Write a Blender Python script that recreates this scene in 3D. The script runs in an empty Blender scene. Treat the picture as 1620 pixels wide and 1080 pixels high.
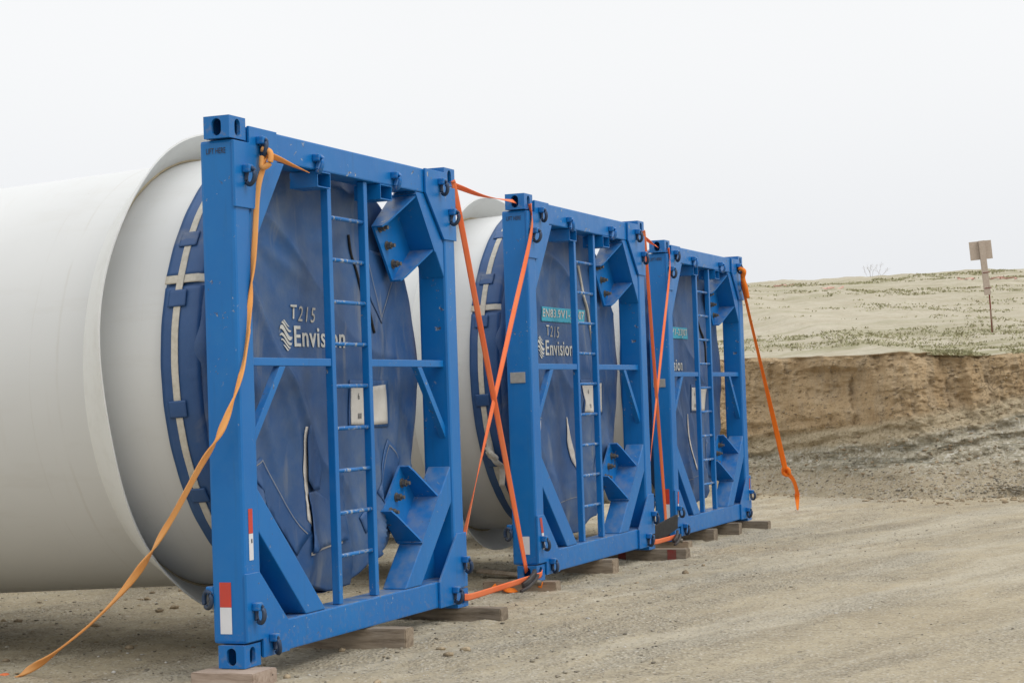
import bpy, bmesh, math, random
import numpy as np
from mathutils import Vector, Matrix
random.seed(7); np.random.seed(7)
S = bpy.context.scene
COL = S.collection

# ------------------------------------------------------------------ camera
CAM = Vector((0, 0, 1.5))
PITCH, ROLL = math.radians(1.7643), math.radians(-1.9279)
cd = bpy.data.cameras.new('camera'); cam = bpy.data.objects.new('camera', cd); COL.objects.link(cam)
cd.sensor_width = 36; cd.lens = 66.084; cd.clip_end = 3000; cd.clip_start = 0.05
_r0 = Vector((1, 0, 0)); _u0 = Vector((0, -math.sin(PITCH), math.cos(PITCH))); _f = Vector((0, math.cos(PITCH), math.sin(PITCH)))
_rt = _r0*math.cos(ROLL) + _u0*math.sin(ROLL); _up = _u0*math.cos(ROLL) - _r0*math.sin(ROLL)
m = Matrix.Identity(4)
for k in range(3):
    m[k][0], m[k][1], m[k][2], m[k][3] = _rt[k], _up[k], -_f[k], CAM[k]
cam.matrix_world = m
S.camera = cam

# ------------------------------------------------------------------ sky and sun (overcast)
SUN_DIR = Vector((0.72, -0.42, 0.88)).normalized()
w = bpy.data.worlds.new('World'); S.world = w; w.use_nodes = True
nt = w.node_tree; nt.nodes.clear()
wo = nt.nodes.new('ShaderNodeOutputWorld'); bg = nt.nodes.new('ShaderNodeBackground')
sky = nt.nodes.new('ShaderNodeTexSky'); sky.sky_type = 'NISHITA'; sky.sun_disc = False
sky.sun_elevation = math.asin(SUN_DIR.z); sky.sun_rotation = math.atan2(SUN_DIR.x, SUN_DIR.y)
sky.dust_density = 4.0
mul = nt.nodes.new('ShaderNodeVectorMath'); mul.operation = 'SCALE'; mul.inputs['Scale'].default_value = 0.10
nt.links.new(sky.outputs[0], mul.inputs[0])
tc = nt.nodes.new('ShaderNodeTexCoord'); sx = nt.nodes.new('ShaderNodeSeparateXYZ')
nt.links.new(tc.outputs['Generated'], sx.inputs[0])
cr = nt.nodes.new('ShaderNodeValToRGB')
cr.color_ramp.interpolation = 'EASE'
el = cr.color_ramp.elements
el[0].position = 0.0; el[0].color = (0.845, 0.862, 0.895, 1)
el[1].position = 1.0; el[1].color = (1.50, 1.51, 1.52, 1)
e2 = cr.color_ramp.elements.new(0.20); e2.color = (0.985, 0.992, 1.0, 1)
nt.links.new(sx.outputs['Z'], cr.inputs[0])
# very soft cloud mottling
nz = nt.nodes.new('ShaderNodeTexNoise'); nz.inputs['Scale'].default_value = 2.2; nz.inputs['Detail'].default_value = 3
nt.links.new(tc.outputs['Generated'], nz.inputs['Vector'])
mr = nt.nodes.new('ShaderNodeMapRange'); mr.inputs['To Min'].default_value = 0.965; mr.inputs['To Max'].default_value = 1.035
nt.links.new(nz.outputs[0], mr.inputs[0])
mc = nt.nodes.new('ShaderNodeVectorMath'); mc.operation = 'SCALE'
nt.links.new(cr.outputs[0], mc.inputs[0]); nt.links.new(mr.outputs[0], mc.inputs['Scale'])
mix = nt.nodes.new('ShaderNodeMix'); mix.data_type = 'RGBA'; mix.inputs['Factor'].default_value = 0.94
nt.links.new(mul.outputs[0], mix.inputs[6]); nt.links.new(mc.outputs[0], mix.inputs[7])
nt.links.new(mix.outputs[2], bg.inputs[0]); nt.links.new(bg.outputs[0], wo.inputs[0])
bg.inputs[1].default_value = 1.0
sl = bpy.data.lights.new('sun', 'SUN'); sl.energy = 1.15; sl.angle = math.radians(28); sl.color = (1, 0.965, 0.92)
so = bpy.data.objects.new('sun', sl); COL.objects.link(so); so.location = (20, -8, 25)
so.rotation_euler = SUN_DIR.to_track_quat('Z', 'Y').to_euler()
S.view_settings.view_transform = 'Standard'; S.view_settings.look = 'None'
S.view_settings.exposure = 0.0; S.view_settings.gamma = 1.0; S.view_settings.use_curve_mapping = False
S.render.engine = 'CYCLES'
S.cycles.max_bounces = 5; S.cycles.diffuse_bounces = 3; S.cycles.glossy_bounces = 2; S.cycles.transmission_bounces = 2; S.cycles.transparent_max_bounces = 4

# ------------------------------------------------------------------ materials
def srgb(r, g, b):
    f = lambda c: (c/255/12.92) if c/255 <= 0.04045 else ((c/255+0.055)/1.055)**2.4
    return (f(r), f(g), f(b), 1)

class MT:
    """small node-material helper"""
    def __init__(s, name, rough=0.6, spec=0.5):
        s.m = bpy.data.materials.new(name); s.m.use_nodes = True
        s.t = s.m.node_tree; s.b = s.t.nodes['Principled BSDF']
        s.b.inputs['Roughness'].default_value = rough
        s.b.inputs['Specular IOR Level'].default_value = spec
        s.co = s.t.nodes.new('ShaderNodeTexCoord').outputs['Object']
    def n(s, kind, **kw):
        q = s.t.nodes.new(kind)
        for k, v in kw.items(): setattr(q, k, v)
        return q
    def link(s, a, b): s.t.links.new(a, b)
    def mapping(s, scale=(1, 1, 1), rot=(0, 0, 0), src=None):
        q = s.n('ShaderNodeMapping'); q.inputs['Scale'].default_value = scale; q.inputs['Rotation'].default_value = rot
        s.link(src or s.co, q.inputs[0]); return q.outputs[0]
    def noise(s, scale, detail=4, rough=0.55, src=None, dist=0.0):
        q = s.n('ShaderNodeTexNoise'); q.inputs['Scale'].default_value = scale; q.inputs['Detail'].default_value = detail
        q.inputs['Roughness'].default_value = rough; q.inputs['Distortion'].default_value = dist
        s.link(src or s.co, q.inputs['Vector']); return q.outputs[0]
    def voro(s, scale, out='Distance', feature='F1', src=None):
        q = s.n('ShaderNodeTexVoronoi', feature=feature); q.inputs['Scale'].default_value = scale
        s.link(src or s.co, q.inputs['Vector']); return q.outputs[out]
    def ramp(s, fac, stops, interp='LINEAR'):
        q = s.n('ShaderNodeValToRGB'); q.color_ramp.interpolation = interp
        e = q.color_ramp.elements
        while len(e) < len(stops): e.new(0.5)
        for i, (p, c) in enumerate(stops):
            e[i].position = p; e[i].color = c if isinstance(c, tuple) else (c, c, c, 1)
        s.link(fac, q.inputs[0]); return q.outputs[0]
    def mix(s, fac, a, b, mode='MIX'):
        q = s.n('ShaderNodeMix', data_type='RGBA', blend_type=mode)
        if isinstance(fac, float): q.inputs[0].default_value = fac
        else: s.link(fac, q.inputs[0])
        for k, v in ((6, a), (7, b)):
            if isinstance(v, tuple): q.inputs[k].default_value = v
            else: s.link(v, q.inputs[k])
        return q.outputs[2]
    def math(s, op, a, b=None):
        q = s.n('ShaderNodeMath', operation=op)
        for k, v in ((0, a), (1, b)):
            if v is None: continue
            if isinstance(v, (int, float)): q.inputs[k].default_value = v
            else: s.link(v, q.inputs[k])
        return q.outputs[0]
    def base(s, c):
        if isinstance(c, tuple): s.b.inputs['Base Color'].default_value = c
        else: s.link(c, s.b.inputs['Base Color'])
        return s
    def rough(s, c): s.link(c, s.b.inputs['Roughness']); return s
    def bump(s, h, strength=0.5, dist=0.01):
        q = s.n('ShaderNodeBump'); q.inputs['Strength'].default_value = strength; q.inputs['Distance'].default_value = dist
        s.link(h, q.inputs['Height']); s.link(q.outputs[0], s.b.inputs['Normal']); return s

M = {}
def mat_blue(worn=0.0):
    t = MT('blue_paint' if not worn else 'worn_blue_paint', 0.36, 0.40)
    n1 = t.noise(1.3, 5); n2 = t.noise(9, 6, 0.65)
    col = t.ramp(n1, [(0.3, (0.002, 0.128, 0.415, 1)), (0.7, (0.004, 0.158, 0.465, 1))])
    dusty = t.ramp(n2, [(0.50, 0.0), (0.80, 0.18)])
    col = t.mix(dusty, col, (0.05, 0.20, 0.42, 1))
    # streaks of dirt running down
    st = t.noise(3.0, 6, 0.7, src=t.mapping((9, 9, 0.55)))
    col = t.mix(t.ramp(st, [(0.56, 0.0), (0.78, 0.38)]), col, (0.015, 0.09, 0.20, 1))
    # dust lying on upward faces
    g = t.n('ShaderNodeNewGeometry'); sp = t.n('ShaderNodeSeparateXYZ'); t.link(g.outputs['Normal'], sp.inputs[0])
    upf = t.ramp(sp.outputs['Z'], [(0.45, 0.0), (0.95, 0.75)])
    dn = t.ramp(t.noise(11, 5), [(0.38, 0.15), (0.66, 1.0)])
    col = t.mix(t.math('MULTIPLY', upf, dn), col, (0.28, 0.29, 0.28, 1))
    # mud splashed on the lower members
    so_ = t.n('ShaderNodeSeparateXYZ'); t.link(t.co, so_.inputs[0])
    mud = t.math('MULTIPLY', t.ramp(so_.outputs['Z'], [(0.04, 0.38), (0.30, 0.0)]), t.ramp(t.noise(28, 7, 0.75), [(0.52, 0.0), (0.66, 1.0)]))
    col = t.mix(mud, col, (0.24, 0.20, 0.145, 1))
    # chips: bare metal, rust
    ch = t.noise(24, 4, 0.6, dist=0.8); chm = t.ramp(ch, [(0.645-0.09*worn, 0.0), (0.67-0.07*worn, 1.0)])
    big = t.ramp(t.noise(1.9, 3), [(0.49-0.3*worn, 0.0), (0.56-0.3*worn, 1.0)])
    cmask = t.math('MULTIPLY', chm, big)
    ccol = t.ramp(t.noise(50, 2), [(0.42, (0.07, 0.06, 0.055, 1)), (0.60, (0.40, 0.42, 0.42, 1))]) if not worn else (0.42, 0.44, 0.43, 1)
    col = t.mix(t.math('MULTIPLY', cmask, 0.85 if not worn else 0.7), col, ccol)
    t.base(col); t.rough(t.ramp(n2, [(0.3, 0.28), (0.7, 0.46)]))
    t.bump(t.math('SUBTRACT', t.noise(5, 3), cmask), 0.12, 0.006)
    return t.m
M['blue'] = mat_blue(); M['blue_worn'] = mat_blue(1.0)

def mat_tarp(name, dirt):
    t = MT(name, 0.48, 0.5)
    n1 = t.noise(1.1, 5, 0.6); n2 = t.noise(5, 6, 0.65)
    col = t.ramp(n1, [(0.3, (0.012, 0.060, 0.185, 1)), (0.7, (0.016, 0.086, 0.245, 1))])
    d = t.ramp(n2, [(0.35, 0.0), (0.75, 1.0)])
    d2 = t.ramp(t.noise(0.9, 3), [(0.35, 0.25), (0.65, 1.0)])
    dm = t.math('MULTIPLY', t.math('MULTIPLY', d, d2), dirt)
    col = t.mix(dm, col, (0.14, 0.17, 0.195, 1))
    # whitish rub streaks running diagonally where the folds catch
    rs = t.noise(1.5, 5, 0.6, src=t.mapping((5.0, 1, 0.8), (0, 0.5, 0)))
    col = t.mix(t.ramp(rs, [(0.60, 0.0), (0.72, 0.45)]), col, (0.21, 0.22, 0.225, 1))
    t.base(col)
    wv = t.noise(170, 1); wr = t.noise(7, 4)
    t.bump(t.math('ADD', t.math('MULTIPLY', wv, 0.10), wr), 0.30, 0.02)
    return t.m
M['tarp'] = mat_tarp('tarpaulin', 0.75); M['tarp_clean'] = mat_tarp('tarpaulin_band', 0.3)

t = MT('blade_gelcoat', 0.38, 0.5)
n = t.noise(0.6, 4); col = t.ramp(n, [(0.3, (0.57, 0.58, 0.575, 1)), (0.7, (0.62, 0.63, 0.625, 1))])
st = t.noise(1.6, 5, 0.7, src=t.mapping((0.7, 0.5, 3)))
col = t.mix(t.ramp(st, [(0.56, 0.0), (0.85, 0.35)]), col, (0.46, 0.44, 0.39, 1))
col = t.mix(t.ramp(t.noise(30, 3), [(0.74, 0.0), (0.80, 0.5)]), col, (0.33, 0.31, 0.27, 1))
sy = t.n('ShaderNodeSeparateXYZ'); t.link(t.co, sy.inputs[0])
yw = t.math('ADD', sy.outputs['Y'], t.math('MULTIPLY', t.noise(2.0, 3), 0.05))
for y0, wd_, am in ((1.235, 0.012, 0.20), (1.42, 0.006, 0.13), (3.15, 0.006, 0.15), (0.70, 0.004, 0.10)):
    ln = t.ramp(t.math('DIVIDE', t.math('ABSOLUTE', t.math('SUBTRACT', yw, y0+0.025)), wd_), [(0.3, am), (1.0, 0.0)])
    col = t.mix(t.math('MULTIPLY', ln, t.ramp(t.noise(3.5, 3), [(0.42, 0.1), (0.6, 1.0)])), col, (0.40, 0.37, 0.31, 1))
drip = t.noise(1.4, 6, 0.7, src=t.mapping((1.2, 4.5, 0.25)))
col = t.mix(t.ramp(drip, [(0.58, 0.0), (0.78, 0.28)]), col, (0.50, 0.475, 0.42, 1))
t.base(col); t.bump(t.noise(1.5, 2), 0.05, 0.02); M['white'] = t.m

t = MT('collar_gelcoat', 0.5, 0.4)
t.base(t.mix(t.ramp(t.noise(4, 5, 0.7), [(0.5, 0.0), (0.8, 0.35)]), (0.70, 0.71, 0.69, 1), (0.45, 0.43, 0.38, 1)))
t.bump(t.noise(8, 3), 0.08, 0.01); M['collar'] = t.m

def plain(name, c, c2=None, rough=0.7, scale=12, spec=0.3, bump=0.15, bd=0.004):
    t = MT(name, rough, spec); c2 = c2 or tuple(x*0.75 for x in c[:3])+(1,)
    n = t.noise(scale, 5, 0.6); t.base(t.ramp(n, [(0.3, c), (0.72, c2)])); t.bump(n, bump, bd); return t.m
M['sealant'] = plain('sealant', (0.50, 0.42, 0.28, 1))
M['webbing'] = plain('white_webbing', (0.60, 0.57, 0.50, 1), (0.45, 0.42, 0.35, 1), 0.85, 30)
M['liner'] = plain('pale_liner', (0.62, 0.59, 0.55, 1), (0.48, 0.45, 0.40, 1), 0.85, 20)
M['print'] = plain('pale_print', (0.62, 0.62, 0.58, 1), (0.40, 0.41, 0.39, 1), 0.7, 22)
M['hand_paint'] = plain('faded_paint', (0.44, 0.43, 0.39, 1), (0.27, 0.27, 0.26, 1), 0.8, 18)
M['teal'] = plain('teal_label', (0.05, 0.36, 0.50, 1), (0.06, 0.32, 0.44, 1), 0.6, 8)
M['paper'] = plain('paper', (0.60, 0.58, 0.54, 1), (0.50, 0.48, 0.44, 1), 0.6, 9, 0.4, 0.25, 0.01)
M['ink'] = plain('ink', (0.06, 0.06, 0.07, 1), None, 0.8)
M['red'] = plain('red_reflector', (0.55, 0.05, 0.03, 1), (0.42, 0.05, 0.04, 1), 0.35, 6, 0.5)
M['whitetape'] = plain('white_reflector', (0.68, 0.69, 0.72, 1), (0.58, 0.59, 0.62, 1), 0.35, 6, 0.5)
M['stitch'] = plain('stitching', (0.30, 0.30, 0.29, 1), None, 0.9)
M['steel'] = plain('dull_steel', (0.20, 0.19, 0.17, 1), (0.10, 0.075, 0.05, 1), 0.5, 40, 0.5)
M['steel'].node_tree.nodes['Principled BSDF'].inputs['Metallic'].default_value = 0.6
M['darkring'] = plain('worn_blue_ring', (0.012, 0.045, 0.12, 1), (0.03, 0.04, 0.055, 1), 0.5, 25, 0.5)
M['plate'] = plain('metal_plate', (0.34, 0.34, 0.33, 1), (0.26, 0.26, 0.25, 1), 0.45, 40, 0.5)
M['darkmetal'] = plain('dark_ratchet', (0.03, 0.03, 0.034, 1), (0.07, 0.06, 0.055, 1), 0.55, 40)
M['mattblack'] = plain('matt_black', (0.012, 0.012, 0.014, 1), (0.03, 0.03, 0.03, 1), 0.7, 30)
M['rust'] = plain('rusty_red_bar', (0.20, 0.035, 0.025, 1), (0.13, 0.045, 0.03, 1), 0.8, 30)
M['pink'] = plain('pink_ribbon', (0.62, 0.36, 0.31, 1), (0.58, 0.42, 0.34, 1), 0.8, 10)
M['twig'] = plain('twig', (0.42, 0.39, 0.35, 1), None, 0.9)
M['redpaint'] = plain('red_spray', (0.22, 0.035, 0.03, 1), (0.17, 0.08, 0.06, 1), 0.85, 18)

def webbing(name, a, b, scale=3.0):
    t = MT(name, 0.7, 0.3)
    n = t.noise(scale, 5, 0.6)
    col = t.ramp(n, [(0.3, a), (0.7, b)])
    wv = t.n('ShaderNodeTexWave'); wv.inputs['Scale'].default_value = 60; t.link(t.co, wv.inputs[0])
    t.base(col); t.bump(wv.outputs['Fac'], 0.15, 0.002)
    tr = t.n('ShaderNodeBsdfTranslucent'); t.link(col, tr.inputs[0])
    mx = t.n('ShaderNodeMixShader'); mx.inputs[0].default_value = 0.25
    t.link(t.b.outputs[0], mx.inputs[1]); t.link(tr.outputs[0], mx.inputs[2])
    t.link(mx.outputs[0], t.t.nodes['Material Output'].inputs[0]); return t.m
M['strap'] = webbing('orange_strap', (0.98, 0.21, 0.065, 1), (0.95, 0.31, 0.14, 1))
M['strap2'] = webbing('bright_orange_strap', (0.97, 0.29, 0.03, 1), (0.95, 0.24, 0.025, 1))
M['fadedstrap'] = webbing('faded_orange_strap', (0.93, 0.42, 0.11, 1), (0.90, 0.50, 0.20, 1), 2.0)

def wood(name, a, b, dark):
    t = MT(name, 0.85, 0.2)
    g = t.noise(5, 7, 0.65, src=t.mapping((7, 0.8, 7)), dist=0.4)
    col = t.ramp(g, [(0.28, dark), (0.5, a), (0.75, b)])
    s2 = t.noise(4, 4); col = t.mix(t.ramp(s2, [(0.5, 0.0), (0.75, 0.55)]), col, dark)
    k = t.voro(9); col = t.mix(t.ramp(k, [(0.035, 1.0), (0.06, 0.0)]), col, (0.03, 0.02, 0.015, 1))
    t.base(col); t.bump(g, 0.5, 0.008); return t.m
M['wood'] = wood('weathered_timber', (0.28, 0.225, 0.165, 1), (0.37, 0.31, 0.24, 1), (0.14, 0.105, 0.075, 1))
M['wood_dark'] = wood('dark_timber', (0.22, 0.18, 0.135, 1), (0.30, 0.25, 0.195, 1), (0.10, 0.078, 0.056, 1))
M['wood_pink'] = wood('pinkish_timber', (0.37, 0.29, 0.235, 1), (0.43, 0.355, 0.295, 1), (0.22, 0.165, 0.125, 1))
M['board'] = wood('grey_board', (0.42, 0.35, 0.29, 1), (0.46, 0.39, 0.33, 1), (0.34, 0.28, 0.23, 1))

def mat_ground():
    t = MT('dry_soil', 0.95, 0.15)
    n1 = t.noise(0.32, 5, 0.6); n2 = t.noise(2.2, 7, 0.65); n3 = t.noise(22, 6, 0.7)
    col = t.ramp(n1, [(0.32, (0.36, 0.305, 0.21, 1)), (0.52, (0.42, 0.365, 0.26, 1)), (0.70, (0.40, 0.325, 0.21, 1))])
    col = t.mix(t.ramp(n2, [(0.42, 0.0), (0.72, 0.55)]), col, (0.28, 0.235, 0.165, 1))
    # pale dusty wheel tracks
    drv = t.mapping((1, 1, 1), (0, 0, -0.93))
    tr = t.noise(1.0, 6, 0.62, src=t.mapping((0.16, 1.5, 1), src=drv))
    col = t.mix(t.ramp(tr, [(0.47, 0.0), (0.58, 0.75)]), col, (0.455, 0.41, 0.315, 1))
    # gravelly patches
    gm = t.ramp(t.noise(1.0, 6, 0.68, src=t.mapping((0.28, 1.1, 1), src=drv)), [(0.46, 0.0), (0.58, 1.0)])
    vc = t.voro(46, 'Color'); hs = t.n('ShaderNodeSeparateColor'); t.link(vc, hs.inputs[0])
    gc = t.ramp(hs.outputs[0], [(0.0, (0.13, 0.12, 0.10, 1)), (0.45, (0.25, 0.225, 0.18, 1)), (0.85, (0.37, 0.34, 0.285, 1)), (1.0, (0.55, 0.52, 0.47, 1))])
    col = t.mix(t.math('MULTIPLY', gm, 0.30), col, gc)
    # tyre tread marks
    wv = t.n('ShaderNodeTexWave'); wv.wave_type = 'BANDS'; wv.bands_direction = 'X'; wv.inputs['Scale'].default_value = 3.2; wv.inputs['Distortion'].default_value = 2.5; wv.inputs['Detail'].default_value = 2; t.link(drv, wv.inputs[0])
    tb = t.ramp(t.noise(1.0, 2, 0.5, src=t.mapping((0.03, 1.7, 1), src=drv)), [(0.56, 0.0), (0.60, 1.0), (0.66, 0.0)])
    tm = t.math('MULTIPLY', tb, wv.outputs['Fac']); col = t.mix(t.math('MULTIPLY', tm, 0.30), col, (0.20, 0.17, 0.12, 1))
    # grit everywhere
    v2 = t.voro(75, 'Color'); h2 = t.n('ShaderNodeSeparateColor'); t.link(v2, h2.inputs[0])
    col = t.mix(t.ramp(h2.outputs[1], [(0.86, 0.0), (0.92, 0.55)]), col, (0.17, 0.145, 0.11, 1))
    col = t.mix(t.ramp(h2.outputs[2], [(0.90, 0.0), (0.95, 0.5)]), col, (0.55, 0.52, 0.45, 1))
    col = t.mix(t.ramp(n3, [(0.50, 0.0), (0.75, 0.45)]), col, (0.23, 0.19, 0.135, 1))
    # mud cracks
    cv = t.voro(3.2, 'Distance', 'DISTANCE_TO_EDGE', src=t.n('ShaderNodeVectorMath').outputs[0])
    q = cv.node.inputs['Vector'].links[0].from_node; q.operation = 'ADD'; t.link(t.co, q.inputs[0])
    nv = t.n('ShaderNodeTexNoise'); nv.inputs['Scale'].default_value = 3; t.link(t.co, nv.inputs['Vector'])
    sc = t.n('ShaderNodeVectorMath', operation='SCALE'); sc.inputs['Scale'].default_value = 0.35; t.link(nv.outputs['Color'], sc.inputs[0]); t.link(sc.outputs[0], q.inputs[1])
    cm = t.math('MULTIPLY', t.ramp(cv, [(0.004, 1.0), (0.018, 0.0)]), t.ramp(t.noise(0.8, 3), [(0.5, 0.0), (0.6, 0.22)]))
    col = t.mix(cm, col, (0.10, 0.08, 0.06, 1))
    t.base(col)
    h = t.math('ADD', t.math('MULTIPLY', n3, 0.7), t.math('MULTIPLY', t.voro(46), t.math('MULTIPLY', gm, 0.9)))
    h = t.math('SUBTRACT', h, t.math('ADD', cm, t.math('MULTIPLY', tm, 0.35)))
    t.bump(h, 0.8, 0.024); return t.m
M['ground'] = mat_ground()

def mat_hill():
    t = MT('dry_hillside', 0.95, 0.12)
    n1 = t.noise(0.25, 5, 0.6); n2 = t.noise(1.6, 7, 0.7)
    col = t.ramp(n1, [(0.3, (0.44, 0.40, 0.31, 1)), (0.7, (0.50, 0.46, 0.365, 1))])
    col = t.mix(t.ramp(n2, [(0.45, 0.0), (0.72, 0.5)]), col, (0.34, 0.285, 0.19, 1))
    g = t.noise(0.55, 7, 0.7, src=t.mapping((0.45, 1.4, 1)))
    col = t.mix(t.ramp(g, [(0.52, 0.0), (0.70, 0.7)]), col, (0.25, 0.245, 0.13, 1))
    sy = t.n('ShaderNodeSeparateXYZ'); t.link(t.co, sy.inputs[0])
    low = t.ramp(t.math('DIVIDE', sy.outputs['Y'], 60.0), [(0.44, 1.0), (0.62, 0.15), (0.85, 0.55)])
    g2 = t.ramp(t.noise(1.1, 8, 0.75, src=t.mapping((0.35, 1.0, 1))), [(0.46, 0.0), (0.60, 0.85)])
    col = t.mix(t.math('MULTIPLY', low, g2), col, (0.27, 0.255, 0.145, 1))
    sp = t.noise(9, 6, 0.75); col = t.mix(t.ramp(sp, [(0.55, 0.0), (0.68, 0.55)]), col, (0.22, 0.185, 0.12, 1))
    t.base(col); t.bump(t.math('ADD', n2, t.math('MULTIPLY', sp, 0.5)), 0.8, 0.08); return t.m
M['hill'] = mat_hill()

def mat_bank():
    t = MT('cut_bank_soil', 0.95, 0.12)
    s = t.n('ShaderNodeSeparateXYZ'); t.link(t.co, s.inputs[0])
    wob = t.noise(1.1, 6, 0.62)
    # bedding height: layers dip to the left
    h = t.math('SUBTRACT', s.outputs['Z'], t.math('MULTIPLY', t.math('SUBTRACT', s.outputs['X'], 4.6), 0.15))
    h = t.math('ADD', h, t.math('MULTIPLY', t.math('SUBTRACT', wob, 0.5), 0.34))
    n1 = t.noise(2.4, 8, 0.72); n2 = t.noise(19, 7, 0.75); n3 = t.noise(46, 4, 0.7)
    brown = t.ramp(n1, [(0.30, (0.42, 0.29, 0.162, 1)), (0.5, (0.53, 0.385, 0.225, 1)), (0.72, (0.60, 0.465, 0.30, 1))])
    wash = t.noise(2.2, 5, 0.65, src=t.mapping((2.8, 1, 0.30)))
    brown = t.mix(t.ramp(wash, [(0.5, 0.0), (0.60, 0.75)]), brown, (0.50, 0.385, 0.25, 1))
    mid = t.ramp(t.noise(20, 6, 0.75), [(0.35, (0.44, 0.355, 0.23, 1)), (0.6, (0.60, 0.505, 0.35, 1))])
    vc = t.voro(26, 'Color'); hs = t.n('ShaderNodeSeparateColor'); t.link(vc, hs.inputs[0])
    grey = t.ramp(hs.outputs[0], [(0.0, (0.36, 0.32, 0.235, 1)), (0.5, (0.50, 0.455, 0.345, 1)), (0.88, (0.58, 0.535, 0.43, 1)), (1.0, (0.72, 0.69, 0.61, 1))])
    layer = t.noise(2.6, 5, 0.6, src=t.mapping((0.22, 0.22, 6.5), (0, -0.15, 0)))
    grey = t.mix(t.ramp(layer, [(0.54, 0.0), (0.60, 0.75), (0.66, 0.0)]), grey, (0.22, 0.22, 0.175, 1))
    grey = t.mix(t.ramp(layer, [(0.30, 0.75), (0.42, 0.0)]), grey, (0.55, 0.50, 0.40, 1))
    col = t.mix(t.ramp(h, [(0.90, 1.0), (1.20, 0.0)]), brown, mid)
    col = t.mix(t.ramp(h, [(0.66, 1.0), (0.74, 0.0)]), col, grey)
    tan = t.ramp(n1, [(0.3, (0.40, 0.33, 0.225, 1)), (0.7, (0.52, 0.45, 0.325, 1))])
    tan = t.mix(t.ramp(hs.outputs[1], [(0.78, 0.0), (0.92, 0.5)]), tan, (0.55, 0.52, 0.46, 1))
    foot = t.math('ADD', s.outputs['Z'], t.math('MULTIPLY', t.math('SUBTRACT', wob, 0.5), 0.45))
    col = t.mix(t.ramp(foot, [(0.30, 0.9), (0.46, 0.0)]), col, tan)
    # crumbly dark pits and shrinkage cracks
    col = t.mix(t.ramp(n2, [(0.555, 0.0), (0.62, 0.55)]), col, (0.22, 0.16, 0.10, 1))
    q = t.n('ShaderNodeVectorMath', operation='ADD'); nv = t.n('ShaderNodeTexNoise'); nv.inputs['Scale'].default_value = 4; nv.inputs['Detail'].default_value = 4; t.link(t.co, nv.inputs['Vector'])
    sc = t.n('ShaderNodeVectorMath', operation='SCALE'); sc.inputs['Scale'].default_value = 0.55; t.link(nv.outputs['Color'], sc.inputs[0]); t.link(t.mapping((1.6, 1.6, 0.9)), q.inputs[0]); t.link(sc.outputs[0], q.inputs[1])
    cv = t.voro(2.6, 'Distance', 'DISTANCE_TO_EDGE', src=q.outputs[0])
    cm = t.math('MULTIPLY', t.ramp(cv, [(0.003, 1.0), (0.018, 0.0)]), t.ramp(t.noise(1.2, 3), [(0.52, 0.0), (0.62, 0.55)]))
    cm = t.math('MULTIPLY', cm, t.ramp(s.outputs['Z'], [(0.7, 0.0), (1.0, 1.0)]))
    col = t.mix(cm, col, (0.10, 0.07, 0.045, 1))
    pale = t.ramp(t.math('ADD', s.outputs['Z'], t.math('MULTIPLY', t.math('SUBTRACT', n2, 0.5), 0.5)), [(1.86, 0.0), (2.0, 0.4)]); col = t.mix(pale, col, (0.46, 0.40, 0.285, 1))
    t.base(col)
    hh = t.math('ADD', t.math('ADD', t.math('MULTIPLY', n2, 1.2), n1), t.math('MULTIPLY', n3, 0.4))
    t.bump(t.math('SUBTRACT', hh, t.math('MULTIPLY', cm, 0.8)), 0.9, 0.06); return t.m
M['bank'] = mat_bank()

def mat_stone():
    t = MT('pebble_stone', 0.9, 0.2)
    o = t.n('ShaderNodeNewGeometry')
    col = t.ramp(o.outputs['Random Per Island'], [(0.0, (0.14, 0.125, 0.10, 1)), (0.4, (0.27, 0.24, 0.185, 1)), (0.8, (0.40, 0.365, 0.295, 1)), (1.0, (0.56, 0.54, 0.50, 1))])
    t.base(col); return t.m
M['stone'] = mat_stone()
t = MT('soil_clod', 0.95, 0.1); o = t.n('ShaderNodeNewGeometry')
t.base(t.mix(t.ramp(t.noise(30, 5), [(0.4, 0.0), (0.7, 0.6)]), t.ramp(o.outputs['Random Per Island'], [(0, (0.26, 0.20, 0.13, 1)), (1, (0.46, 0.37, 0.25, 1))]), (0.16, 0.13, 0.09, 1)))
t.bump(t.noise(40, 5), 0.6, 0.02); M['clod'] = t.m
t = MT('grass_blade', 0.8, 0.2); o = t.n('ShaderNodeNewGeometry')
t.base(t.ramp(o.outputs['Random Per Island'], [(0, (0.22, 0.22, 0.11, 1)), (0.6, (0.30, 0.285, 0.165, 1)), (1, (0.43, 0.39, 0.27, 1))])); M['grass'] = t.m

# ------------------------------------------------------------------ builders
def link(name, me, mat=None, parent=None, loc=None):
    o = bpy.data.objects.new(name, me); COL.objects.link(o)
    if mat is not None and me is not None and not me.materials: me.materials.append(M[mat] if isinstance(mat, str) else mat)
    if parent is not None: o.parent = parent
    if loc is not None: o.location = loc
    return o
def mesh(name, verts, faces, smooth=False):
    me = bpy.data.meshes.new(name); me.from_pydata([tuple(v) for v in verts], [], [tuple(f) for f in faces]); me.update()
    if smooth: me.shade_smooth()
    return me
def from_bm(name, bm, smooth=False):
    bmesh.ops.recalc_face_normals(bm, faces=bm.faces)
    me = bpy.data.meshes.new(name); bm.to_mesh(me); bm.free()
    if smooth: me.shade_smooth()
    return me
def tag(o, label=None, cat=None, group=None, kind=None):
    for k, v in (('label', label), ('category', cat), ('group', group), ('kind', kind)):
        if v: o[k] = v
    return o
def empty(name, loc, rz=0.0):
    o = bpy.data.objects.new(name, None); COL.objects.link(o); o.location = loc; o.rotation_euler = (0, 0, rz); o.empty_display_size = 0.2
    return o
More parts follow.
